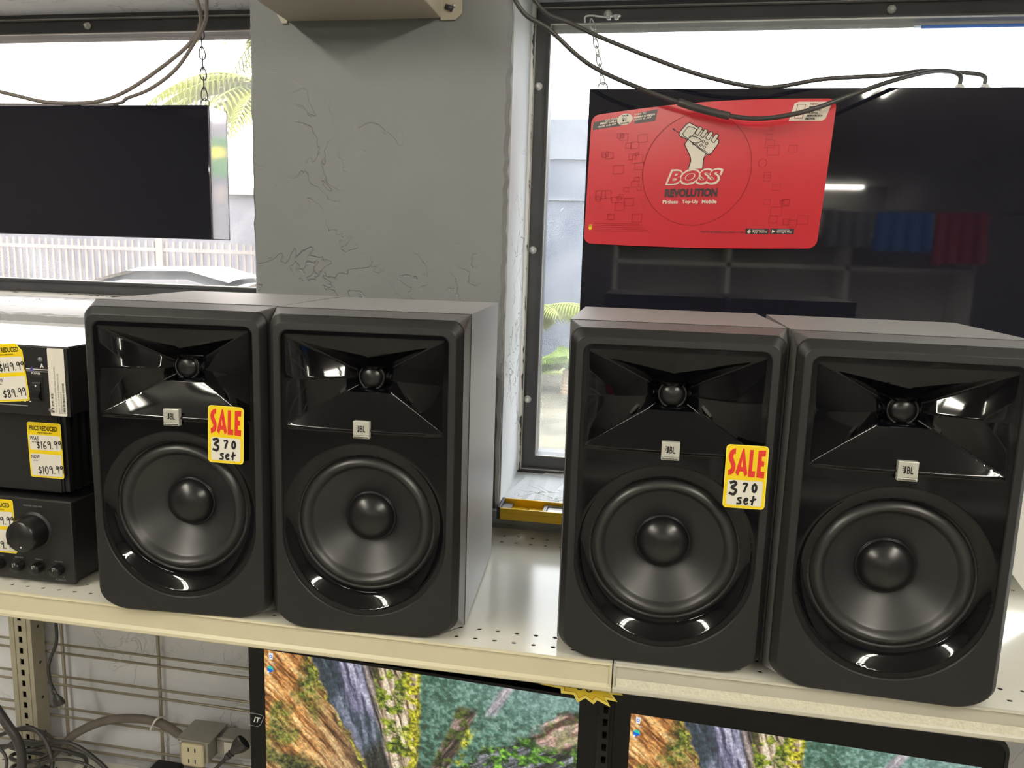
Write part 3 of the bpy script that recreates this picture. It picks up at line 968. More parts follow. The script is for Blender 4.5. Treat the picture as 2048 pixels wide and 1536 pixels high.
# top: equaliser unit
t = thing('equalizer_unit', 'slim black equalizer with a rocker switch, topmost of the stack', 'equalizer', (AX + .006, 0.028, 0.2520), 0.0)
g = G(); g.bbox(-.205, .205, .005, .238, .0025, .0965, .0012); g.build('case', M['dev'], t)
g = G(); g.bbox(-.2055, .2055, .004, .2385, .0955, .0982, .0008); g.build('lid', M['devtop'], t)
g = G(); g.bbox(-.2115, .2115, 0, .006, .001, .0975, .0012); fpn = g.build('front_panel', M['dev'], t)
for sx in (-.15, .15):
    for yy in (.03, .2):
        g = G(); g.lathe([(0, 0), (.008, 0), (.008, .003), (0, .003)], (sx, yy, 0), 'z', 12); g.build('foot', M['rubber'], t)
g = G(); g.bbox(.153, .171, -.001, .001, .020, .056, .0006); sw = g.build('power_switch', M['black'], t)
g = G(); g.loops([[(.1555, -.001, .048), (.1685, -.001, .048)], [(.1555, -.0032, .045), (.1685, -.0032, .045)], [(.1555, -.0020, .037), (.1685, -.0020, .037)], [(.1555, -.0085, .028), (.1685, -.0085, .028)], [(.1555, -.001, .022), (.1685, -.001, .022)]], False, True)
g.build('rocker', M['knob'], sw)
g = G(); g.lathe([(0, -.0036), (.0013, -.0034)], (.162, 0, .043), 'y', 10); g.build('indicator', M['white'], sw)
for (sx, sz) in ((.1695, .080), (.1815, .010)):
    g = G(); g.lathe([(0, -.0018), (.0028, -.0015), (.0032, 0)], (sx, 0, sz), 'y', 12); g.build('panel_screw', M['levelgrey'], t)
g = G(); g.bbox(.19, .1985, .06, .0602, .05, .0505, .0001)
f = Flat(lambda u, v, h: (u, -h, v))
f.text('white', 'POWER', .154, .0585, .0150, .0030, .02)
f.text('white', 'A', .1685, .0680, .0060, .0062, .04)
f.poly('white', [(.146, .0652), (.190, .0652), (.190, .0664), (.146, .0664)]); f.poly('greyprint', [(.146, .0626), (.190, .0626), (.190, .0634), (.146, .0634)])
f.poly('blueprint', [(.1515, .0636), (.1595, .0636), (.1575, .0655), (.1560, .0700)], .0005)
for k in range(9): f.poly('white', [(.080 + k * .0085, .0190), (.083 + k * .0085, .0190), (.083 + k * .0085, .0206), (.080 + k * .0085, .0206)])
f.poly('greyprint', [(-.15, .0128), (.145, .0128), (.145, .0140), (-.15, .0140)])
f.build(t, {'white': 'panel_lettering', 'greyprint': 'grey_lines', 'blueprint': 'blue_logo'})
# side vents of the equaliser
g = G()
for k in range(3): g.bbox(.2050, .2056, .085, .110, .070 - k * .006, .0725 - k * .006, .0002)
g.build('side_vent', M['black'], t)


def price_sticker(label, loc, ang, was, now, top='PRICE REDUCED', cut=False, loc_rot=None):
    t = thing('price_sticker', label, 'price sticker', loc, group='yellow price reduced stickers on the audio units')
    W2, H2 = 0.0272, 0.0405
    pts = rrpts(-W2, W2, -H2, H2, 0.0035)
    if cut: pts = [p for p in pts if p[0] + p[1] < W2 + H2 - 0.010]
    if cut: pts = [(W2, H2 - .011)] + [(W2 - .009, H2)] + [p for p in pts if not (p[0] > W2 - .009 and p[1] > H2 - .011)]
    f = Flat(lambda u, v, h: (u, -h - .0003, v))
    g = G(); g.prism(pts, -0.0003, 0, 'y'); g.build('card', M['yellow2'], t)
    ip = [(p[0] * .97, p[1] * .98) for p in pts]
    f.poly('yellow', ip, .0001)
    f.rrect('tagwhite', -W2 + .0025, W2 - .0022, .0000, .0220, .002, .0002)
    f.rrect('tagwhite', -W2 + .0025, W2 - .0022, -H2 + .0025, -.0055, .002, .0002)
    f.text('ink', top, -W2 + .003, .0285, .0455, .0070, .03, .1)
    f.text('ink', 'PRECIO REDUCIDO', -.0105, .0245, .023, .0018, .03)
    f.text('ink', 'WAS', -W2 + .0035, .0140, .0140, .0062, .02, .15); f.text('ink', 'ANTES', -W2 + .006, .0105, .0080, .0018, .03)
    f.text('ink', 'NOW', -W2 + .0035, -.0130, .0140, .0058, .02, .15); f.text('ink', 'AHORA', -W2 + .006, -.0165, .0080, .0018, .03)
    f.hand('ink', was, -.0130, .0015, .0112, .0013, .20, .06); f.hand('ink', now, -.0130, -.0355, .0112, .0013, .20, .08)
    f.build(t, {'ink': 'lettering', 'yellow': 'yellow_print', 'tagwhite': 'white_panel'})
    t.rotation_euler = (0, ang, 0)
    return t


price_sticker('yellow price sticker reading 169.99 and 109.99 on the middle unit', (-0.6250, 0.0459, 0.1975), -0.01, '$169.99', '$109.99')
price_sticker('creased yellow price sticker reading 149.99 and 89.99 on the topmost unit', (-0.6590, 0.0275, 0.3105), -0.10, '$149.99', '$89.99', cut=True)
price_sticker('yellow price sticker on the bottom amplifier, half hidden by the volume knob', (-0.6985, 0.0315, 0.0830), -0.02, '$169.99', '$119.99')

# barcode label
t = thing('barcode_label', 'white barcode label stuck upright on the topmost audio unit', 'label', (-0.5835, 0.0276, 0.3005))
g = G(); g.prism(rrpts(-.0128, .0128, -.0465, .0478, .002), -.0003, 0, 'y'); g.build('paper', M['tagwhite'], t)
f = Flat(lambda u, v, h: (u, -h - .0003, v))
R9 = PI / 2
f.text('ink', '$129.95', -.0065, -.0430, .028, .0038, .02, 0, R9)
f.text('greyprint', 'ART 415 EQUALIZER PRO CHANNEL', -.0020, -.0430, .066, .0024, .02, 0, R9)
f.text('greyprint', 'BIRD  CYLD 00V5100MGC3X1M', .0025, -.0430, .056, .0022, .02, 0, R9)
f.text('greyprint', 'ITEM 0019N15GX1', .0062, -.0430, .030, .0022, .02, 0, R9)
r = random.Random(3); z = -.0425
while z < .0: 
    w_ = r.choice((.0004, .0008, .0011)); f.poly('ink', [(.0075, z), (.0105, z), (.0105, z + w_), (.0075, z + w_)]); z += w_ + r.choice((.0004, .0008))
f.build(t, {'ink': 'black_print', 'greyprint': 'grey_print'})
t.rotation_euler = (0, 0, 0)


# ================================================================== HANGING LIGHT BOXES (switched-off display panels)
def display_box(label, x0, x1, z0, z1, yf, d=0.065):
    t = thing('hanging_display', label, 'display', ((x0 + x1) / 2, yf + d / 2, z0))
    w, h = (x1 - x0) / 2, z1 - z0
    g = G(); g.box(-w, w, -d / 2 + .003, d / 2 - .003, 0.0015, h - .0015)
    for v_ in ():
        pass
    g.build('case', M['mirror'], t)
    g = G(); g.bbox(-w, w, -d / 2, -d / 2 + .004, 0, h, .0008); g.build('front_glass', M['screenblack'], t)
    g = G()
    for (a, b, c_, e) in ((-w, w, 0, .002), (-w, w, h - .002, h), (-w, -w + .002, 0, h), (w - .002, w, 0, h)):
        g.box(a, b, -d / 2 + .0042, -d / 2 + .0065, c_, e)
    for (a, b, c_, e) in ((-w, w, 0, .003), (-w, w, h - .003, h), (-w, -w + .003, 0, h), (w - .003, w, 0, h)):
        g.box(a, b, d / 2 - .004, d / 2, c_, e)
    g.build('rim', M['steelrim'], t)
    return t, w, h


DZ1 = 0.7660
b1, w1, h1 = display_box('switched-off glossy black display with a mirrored side hanging in the left window', -1.50, -0.661, 0.5070, DZ1, 0.553, 0.072)
DZ2 = 0.7915
b2, w2, h2 = display_box('large switched-off glossy black display hanging in the right window behind the red card', 0.0850, 1.16, 0.300, DZ2, 0.553, 0.072)
# eye rings and cable glands on top are parts
g = G(); g.tube([(-0.684 - (-1.0805) + .009 * math.cos(a), -.005, h1 + .0085 + .009 * math.sin(a)) for a in [2 * PI * k / 20 for k in range(20)]], .0014, 8, True); g.build('eye_ring', M['steelrim'], b1)
cx2 = (0.0850 + 1.16) / 2
g = G(); g.tube([(0.106 - cx2 + .009 * math.cos(a), -.005, h2 + .0085 + .009 * math.sin(a)) for a in [2 * PI * k / 20 for k in range(20)]], .0014, 8, True); g.build('eye_ring', M['steelrim'], b2)
for xg in (0.706, 0.745):
    g = G(); g.lathe([(.0, 0), (.013, 0), (.013, .004), (.008, .005), (.006, .010), (0, .010)], (xg - cx2, -.008, h2 - .0005), 'z', 16); g.build('cable_gland', M['white'], b2)


def chain(label, p0, p1, n, lk, mt, hook):
    t = thing('hanging_chain', label, 'chain', p0)
    a, b = Vector(p0), Vector(p1)
    r = random.Random(n)
    for i in range(n):
        c = a.lerp(b, (i + 0.5) / n) - a
        ln = (b - a).length / n * 0.66
        d = (b - a).normalized()
        side = Vector((0.75, 0.65, 0)).normalized() if i % 2 == 0 else Vector((-.5, .85, 0)).normalized()
        P = []
        for k in range(16):
            an = 2 * PI * k / 16
            P.append(c + d * (ln * math.sin(an)) + side * (lk * math.cos(an) * (1 + 0.35 * math.sin(an))))
        g = G(); g.tube(P, 0.0013, 6, True); g.build('link', M[mt], t)
    if hook == 'knob':
        g = G(); g.lathe([(0, .004), (.0085, .004), (.0065, -.003), (.0035, -.006), (0, -.006)], (.001, 0.0, .004), 'z', 14); g.build('hook', M[mt], t)
    else:
        g = G(); g.tube(spline([(-.012, 0, -.004), (-.012, 0, .006), (0, 0, .008), (.014, .0, .006), (.03, .002, .005)], 5), .0018, 8); g.build('hook', M[mt], t)
        for q in (.032, .046):
            g = G(); g.lathe([(0, -.006), (.004, -.006), (.004, -.002), (.008, -.001), (.008, .001), (0, .001)], (q, .0, .006), 'z', 12); g.build('screw', M[mt], t)
    return t


chain('thin rusty chain hanging the left display from its window head', (-0.7160, 0.630, 0.930), (-0.6850, 0.584, 0.783), 7, .0058, 'alu', 'knob')
chain('thin zinc chain hanging the right display from its window head', (0.0760, 0.630, 0.930), (0.1060, 0.584, 0.808), 7, .0052, 'screw', 'hook')


# ================================================================== CABLES OVER THE WINDOWS
def cable(name, label, pts, r, m, n=8, cat='cable', group=None):
    g = G(); g.tube(spline(pts, n), r, 8)
    return tag(g.build(name, M[m]), label, cat, group)


cable('power_cable', 'dust-covered grey cable sagging from the bend above the left display and out at left', [(-1.9, .55, .95), (-1.45, .54, .86), (-1.093, .535, .786), (-1.009, .545, .7705), (-.914, .55, .7705), (-.825, .53, .785), (-.727, .52, .833), (-.668, .52, .876), (-.646, .515, .908), (-.640, .49, .948), (-.64, .43, 1.05), (-.64, .40, 1.545)], .0038, 'cablegrey')
cable('power_cable', 'grey cable rising steeply to the right beside the pillar', [(-1.30, .57, .7705), (-.95, .575, .7700), (-.86, .56, .7705), (-.817, .53, .7745), (-.747, .50, .785), (-.693, .50, .819), (-.650, .498, .867), (-.618, .485, .902), (-.585, .44, .940), (-.53, .40, 1.05), (-.50, .38, 1.545)], .0034, 'cablegrey')
cable('power_cable', 'black cable sagging low across the top of the red card', [(-.12, .36, 1.545), (-.08, .37, 1.05), (-.027, .40, .897), (.028, .42, .856), (.094, .44, .806), (.185, .45, .768), (.267, .45, .741), (.354, .44, .722), (.428, .43, .729), (.504, .44, .757), (.562, .47, .782), (.624, .52, .806), (.671, .555, .818), (.703, .578, .816), (.706, .580, .800)], .0037, 'cableblack')
cable('power_cable', 'dark cable arching higher past the chain to the top of the right display', [(-.09, .40, 1.545), (-.05, .42, 1.05), (-.001, .44, .908), (.065, .45, .871), (.148, .46, .838), (.273, .48, .798), (.38, .51, .784), (.475, .52, .7985), (.577, .53, .806), (.638, .555, .818), (.709, .595, .824), (.742, .584, .816), (.745, .581, .800)], .0035, 'cableblack')
g = G(); g.tube(spline([(.240, .4502, .7495), (.267, .4500, .741), (.300, .4472, .7318), (.322, .4442, .7265)], 4), .0062, 10)
tag(g.build('cable_splice', M['cableblack']), 'thicker taped splice on the black cable before the red card', 'cable splice')


# ================================================================== RED CARD
TL, TR, BR, BL = Vector((.0925, .535, .7430)), Vector((.4880, .460, .7560)), Vector((.4820, .485, .5210)), Vector((.0880, .540, .5200))


def card(u, v, h):
    """u 0..1 left to right, v 0..1 bottom to top; a sheet bowed a little"""
    p = BL.lerp(BR, u).lerp(TL.lerp(TR, u), v)
    nrm = (BR - BL).cross(TL - BL).normalized()
    if nrm.y > 0: nrm = -nrm
    bow = 0.010 * math.sin(PI * u) + 0.006 * math.sin(PI * v) * u
    p = p + nrm * (bow + h)
    p = p + Vector((0, 0, 0.0075 * math.sin(PI * u) * v - 0.0035 * math.sin(PI * u) * (1 - v)))
    return tuple(p)


CW, CH = 0.400, 0.232
cardT = thing('advertising_card', 'red glossy calling card poster with white fist logo before the right display', 'poster', (0, 0, 0))
nu, nv = 72, 44
rc = 0.014
g = G()
def corner(u, v):
    """pull the sheet's outline in at the rounded corners"""
    x, y = u * CW, v * CH
    cx = min(max(x, rc), CW - rc); cy = min(max(y, rc), CH - rc)
    dx, dy = x - cx, y - cy
    d = math.hypot(dx, dy)
    if d > 1e-9:
        m_ = max(abs(dx), abs(dy)); s = m_ / d
        x, y = cx + dx * s, cy + dy * s
    return x / CW, y / CH
us = sorted(set([i / nu for i in range(nu + 1)] + [rc / CW * k / 6 for k in range(7)] + [1 - rc / CW * k / 6 for k in range(7)]))
vs_ = sorted(set([i / nv for i in range(nv + 1)] + [rc / CH * k / 6 for k in range(7)] + [1 - rc / CH * k / 6 for k in range(7)]))
for side in (0.0, -0.0012):
    L = [[card(*corner(u, v), side) for u in us] for v in vs_]
    g.loops(L, closed=False, smooth=True)
# rim
rim = [(u, 0) for u in us] + [(1, v) for v in vs_[1:]] + [(u, 1) for u in us[::-1][1:]] + [(0, v) for v in vs_[::-1][1:-1]]
g.loops([[card(*corner(u, v), 0) for u, v in rim], [card(*corner(u, v), -.0012) for u, v in rim]], True, False)
g.build('card', M['cardred'], cardT)
f = Flat(lambda x, y, h: card(x, y, h))
# design measured in a 2000 x 1100 drawing, y down
def dq(p): return (p[0] / 1900.0, 1 - p[1] / 1110.0)
class D:
    @staticmethod
    def poly(m, pts, lift=.0004): f.poly(m, [dq(p) for p in pts], lift)
    @staticmethod
    def line(m, pts, w, lift=.0007, closed=False):
        # ribbon drawn in drawing units
        P = [Vector((p[0], p[1])) for p in pts]; n = len(P)
        for i in range(n if closed else n - 1):
            a, b = P[i], P[(i + 1) % n]
            if (b - a).length < 1e-6: continue
            tt = (b - a).normalized(); nn = Vector((-tt.y, tt.x)) * w / 2; e = tt * w * .35
            D.poly(m, [a - e + nn, b + e + nn, b + e - nn, a - e - nn], lift)
    @staticmethod
    def text(m, s, x, y, w, h, bold=0, shear=0, lift=.0006, rot=0):
        vs, fs = text2d(s, bold, shear)
        c, q = math.cos(rot), math.sin(rot)
        P = []
        for a, b in vs:
            X, Y = a * w, b * h
            P.append(card(*dq((x + X * c - Y * q, y - X * q - Y * c)), lift))
        f._g(m).add(P, fs)
f.part = 'background_linework'
# ring
f.stroke('cardline', [dq((905 + 432 * math.cos(2 * PI * k / 90), 505 + 428 * math.sin(2 * PI * k / 90))) for k in range(90)], .0030, .0008, True)
# faint doodles
r = random.Random(12)
for k in range(46):
    x = r.choice((r.uniform(90, 460), r.uniform(1370, 1780), r.uniform(90, 560))); y = r.uniform(190, 930); s = r.uniform(14, 44)
    sh = r.choice('rcpr')
    if sh == 'c': f.stroke('cardline', [dq((x + s * math.cos(2 * PI * q / 18), y + s * math.sin(2 * PI * q / 18))) for q in range(18)], .0024, .0008, True)
    else: D.line('cardline', [(x - s, y - s * .7), (x + s, y - s * .7), (x + s, y + s * .9), (x - s, y + s * .9)], 2.4, .0008, True)
for k in range(5): D.line('cardline', [(90, 930 + k * 16), (480 + k * 24, 930 + k * 16)], 2.4, .0008)
# top-left black banner
f.part = 'first_call_banner'
D.poly('cardgrey', [(22, 60), (560, 20), (545, 110), (16, 125)], .0004)
f.stroke('cardcream', [dq((290 + 66 * .0, 70))] * 2 + [dq((290, 71))], .0001, .0003)
D.poly('cardcream', [(290 + 66 * math.cos(2 * PI * k / 30), 70 + 46 * math.sin(2 * PI * k / 30)) for k in range(30)], .0006)
D.text('cardcream', 'FOR YOUR', 125, 66, 105, 15, .03, 0, .0007, .05); D.text('cardcream', 'FIRST CALL', 80, 90, 140, 18, .05, 0, .0007, .05); D.text('cardcream', 'FROM THE APP', 60, 113, 160, 14, .03, 0, .0007, .05)
D.text('ink', 'FREE', 264, 46, 55, 11, .04, 0, .0009); D.text('ink', '$1', 268, 88, 34, 34, .04, 0, .0009); D.text('ink', 'GRATIS', 252, 106, 76, 12, .04, 0, .0009)
D.text('cardcream', 'PARA TU', 370, 50, 95, 14, .03, 0, .0007, .05); D.text('cardcream', 'PRIMERA LLAMADA', 365, 72, 175, 14, .05, 0, .0007, .05); D.text('cardcream', 'DESDE EL APP', 362, 92, 150, 14, .02, 0, .0007, .05)
# top-right cream box
f.part = 'mobile_service_panel'
D.poly('cardcream', [(1600, 35), (1630, 22), (1840, 22), (1862, 48), (1836, 142), (1814, 160), (1572, 160)], .0004)
D.line('cardline', [(1625, 42), (1680, 42), (1670, 140), (1612, 140)], 4, .0007, True)
D.disc = None
for i, s_ in enumerate(('NEW', 'MOBILE', 'SERVICE', 'NUEVO', 'SERVICIO', 'MOVIL')):
    ww = (60, 90, 90, 75, 115, 72)[i]
    D.text('ink' if i else 'cardline', s_, 1712 - i * 4, 46 + i * 21, ww, 13, .04, .1, .0008)
# fist holding a telephone
f.part = 'fist_emblem'
O = (-75, -100)
def sh(pts, dx=-45, dy=-152): return [(p[0] + dx, p[1] + dy) for p in pts]
tel = sh([(792, 378), (800, 360), (845, 308), (868, 298), (935, 335), (1110, 440), (1112, 462), (1060, 540), (1035, 546), (965, 500), (880, 432), (800, 395)])
arm = sh([(885, 400), (845, 460), (900, 560), (905, 600), (890, 650), (1005, 650), (1003, 590), (1008, 568), (1040, 530), (980, 500), (1000, 440), (940, 400)])
D.poly('cardcream', tel, .0005); D.poly('cardcream', arm, .0005)
D.line('ink', tel, 6, .0008, True)
D.line('ink', sh([(822, 378), (860, 328), (900, 335), (930, 355), (905, 395), (868, 420), (832, 398)]), 5, .0009, True)
D.line('ink', sh([(885, 398), (845, 460), (900, 560), (906, 590), (890, 650)]), 6, .0010)
D.line('ink', sh([(1020, 540), (1006, 572), (1005, 650)]), 6, .0010)
D.line('ink', sh([(885, 400), (930, 410), (960, 425), (975, 440), (955, 455), (930, 455), (900, 450)]), 5, .0012)
D.line('ink', sh([(905, 448), (912, 468), (935, 462), (962, 490), (1030, 530)]), 5, .0012)
for k in range(4):
    a, b = 918 + k * 44, 380 + k * 20
    fp_ = sh([(a, b), (a + 32, b - 46), (a + 44, b - 44), (a + 56, b - 32), (a + 26, b + 18), (a + 14, b + 14)])
    D.poly('cardcream', fp_, .0010); D.line('ink', fp_, 5, .0013, True)
for a in range(3):
    for b in range(2):
        if a == 2: continue
        cx, cy = 990 + a * 28 - b * 16, 448 + a * 16 + b * 26
        D.line('ink', sh([(cx - 10, cy - 4), (cx + 4, cy - 12), (cx + 12, cy + 2), (cx - 2, cy + 10)]), 4, .0013, True)
D.line('ink', sh([(742, 338), (792, 372)]), 5, .0010); D.poly('ink', sh([(738, 332), (752, 334), (750, 346), (738, 344)]), .0010)
# BOSS outlined
f.part = 'title_lettering'
D.text('cardcream', 'BOSS', 668, 622, 458, 126, .085, .28, .0012)
D.text('cardred', 'BOSS', 688, 608, 418, 98, .035, .28, .0015)
f.part = 'subtitle_lettering'
D.text('cardgrey', 'REVOLUTION', 672, 714, 425, 66, .055, 0.03, .0008)
D.text('cardcream', 'Pinless', 660, 764, 126, 28, .035, 0, .0008); D.text('cardcream', 'Top-Up', 818, 770, 130, 34, .035, 0, .0008); D.text('cardcream', 'Mobile', 978, 764, 118, 28, .035, 0, .0008)
# foot of the card
f.part = 'web_address'
D.text('cardgrey', 'WWW.BOSSREVOLUTION.COM', 990, 992, 340, 14, .02, .1, .0006)
for x0_, s1, s2, wd in ((1345, 'Download on the', 'App Store', 178), (1535, 'ANDROID APP ON', 'Google Play', 180)):
    f.part = 'store_badge'
    D.poly('cardgrey', [(x0_, 955), (x0_ + wd, 958), (x0_ + wd, 1000), (x0_, 998)], .0005)
    D.text('cardcream', s1, x0_ + 52, 971, 92, 7, .02, 0, .0008); D.text('cardcream', s2, x0_ + 50, 992, 116, 18, .03, 0, .0008)
D.poly('cardcream', [(1372 + 13 * math.cos(2 * PI * k / 16), 980 + 13 * math.sin(2 * PI * k / 16)) for k in range(16)], .0008)
D.poly('cardcream', [(1372, 964), (1380, 958), (1378, 966)], .0008)
D.poly('cardcream', [(1548, 964), (1574, 978), (1548, 992)], .0008)
f.part = 'corner_emblem'
D.poly('yellow', [(36, 945), (66, 940), (66, 982), (50, 992), (36, 980)], .0005); D.text('ink', 'IDT', 38, 962, 26, 14, .02, 0, .0008)
f.build(cardT, {'cardline': 'red_linework', 'cardgrey': 'charcoal_print', 'cardcream': 'cream_print', 'ink': 'black_print', 'cardred': 'red_lettering', 'yellow': 'yellow_emblem'})

# ================================================================== YELLOW LEVEL ON THE RAIL
t = thing('spirit_level', 'long yellow spirit level lying flat behind the speakers', 'spirit level', (0.422, 0.428, 0.0300))
Lh = 0.455
g = G()
hl = Lh - 0.006
g.box(-hl, hl, -.0275, -.0240, 0, .0205); g.box(-hl, hl, .0240, .0275, 0, .0225)
g.box(-hl, hl, -.0285, -.0272, .0100, .0125)
# web with cut-outs: built from bars
za, zb = .0070, .0100
wins = [(-hl + .022, -hl + .047), (-hl + .078, -hl + .130), (-.03, .03), (hl - .118, hl - .070)]
x = -hl
for (a, b) in wins:
    g.box(x, a, -.024, .024, za, zb)
    g.box(a, b, -.024, -.019, za, zb); g.box(a, b, .019, .024, za, zb); x = b
g.box(x, hl, -.024, .024, za, zb)
a, b = wins[0]
g.prism([(a, -.019), (a, .019), (b, .019)], za, zb)      # the triangular opening keeps half of its web
g.build('beam', M['level'], t)
for s in (-1, 1):
    g = G(); g.bbox(min(s * hl, s * Lh), max(s * hl, s * Lh), -.029, .029, 0, .0232, .0012); g.build('end_cap', M['leveldark'], t)
    g = G(); g.box(min(s * hl, s * (hl - .016)), max(s * hl, s * (hl - .016)), -.0238, .0238, .0102, .0150); g.build('end_shock_pad', M['levelgrey'], t)
for (a, b) in wins[1:]:
    g = G()
    for (p, q, c_, e) in ((a - .004, b + .004, -.022, -.017), (a - .004, b + .004, .017, .022), (a - .004, a + .002, -.017, .017), (b - .002, b + .004, -.017, .017)):
        g.box(p, q, c_, e, .0102, .0165)
    vf = g.build('vial_frame', M['levelgrey'], t)
    g = G(); g.bbox(a + .0025, b - .0025, -.0165, .0165, .0080, .0145, .0015); g.build('vial_block', M['vial'], vf)

# white card leaning at the right
t = thing('white_card', 'white blank card leaning at the right edge behind the rightmost speaker', 'card', (0.800, 0.270, 0.001), 0)
g = G()
Mr = Matrix.Rotation(-0.15, 4, 'Z') @ Matrix.Rotation(-0.22, 4, 'X') @ Matrix.Rotation(math.radians(52), 4, 'Y')
g.box(-.30, 0, -.001, .001, 0, .20, Mr)
cd = g.build('sheet', M['carton'], t)
cd.data.update()
mz = min((v.co.z for v in cd.data.vertices))
cd.location.z = -mz

# ================================================================== HOUSING ON THE PILLAR
t = thing('metal_housing', 'beige sheet metal housing screwed to the pillar at the top', 'housing', (-0.304, 0.36, 0.888))
g = G(); g.bbox(-.140, .139, -.06, .0985, 0, .30, .003); g.build('box', M['housing'], t)
f_ = [(.139, -.003), (.165, -.003), (.176, .007), (.176, .20), (.139, .20)]
g = G(); g.prism([(p[0], p[1]) for p in f_], .0955, .0985, 'y'); br = g.build('mounting_flange', M['housing'], t)
g = G(); g.prism([(-.140, -.003), (-.150, -.003), (-.162, .016), (-.162, .20), (-.140, .20)], .0955, .0985, 'y'); g.build('mounting_flange', M['housing'], t)
g = G(); g.tube([(.148, .0935, .018), (.160, .0935, .013)], .0045, 10); g.build('slot', M['leveldark'], br)
g = G(); g.lathe([(0, -.004), (.003, -.003), (.0035, 0)], (.162, .0955, .019), 'y', 12); g.build('screw', M['screw'], br)

# ================================================================== MONITORS UNDER THE SHELF
def fbm(x, y, seed, octv=4):
    rng = np.random.RandomState(seed); out = np.zeros_like(x); amp = 1.0; tot = 0
    for o_ in range(octv):
        N = 64; gr = rng.rand(N, N)
        fx = (x * 2 ** o_) % N; fy = (y * 2 ** o_) % N
        ix = fx.astype(int); iy = fy.astype(int); tx = fx - ix; ty = fy - iy
        tx = tx * tx * (3 - 2 * tx); ty = ty * ty * (3 - 2 * ty)
        a = gr[ix % N, iy % N]; b = gr[(ix + 1) % N, iy % N]; c = gr[ix % N, (iy + 1) % N]; d = gr[(ix + 1) % N, (iy + 1) % N]
        out += amp * ((a * (1 - tx) + b * tx) * (1 - ty) + (c * (1 - tx) + d * tx) * ty); tot += amp; amp *= 0.55
    return out / tot


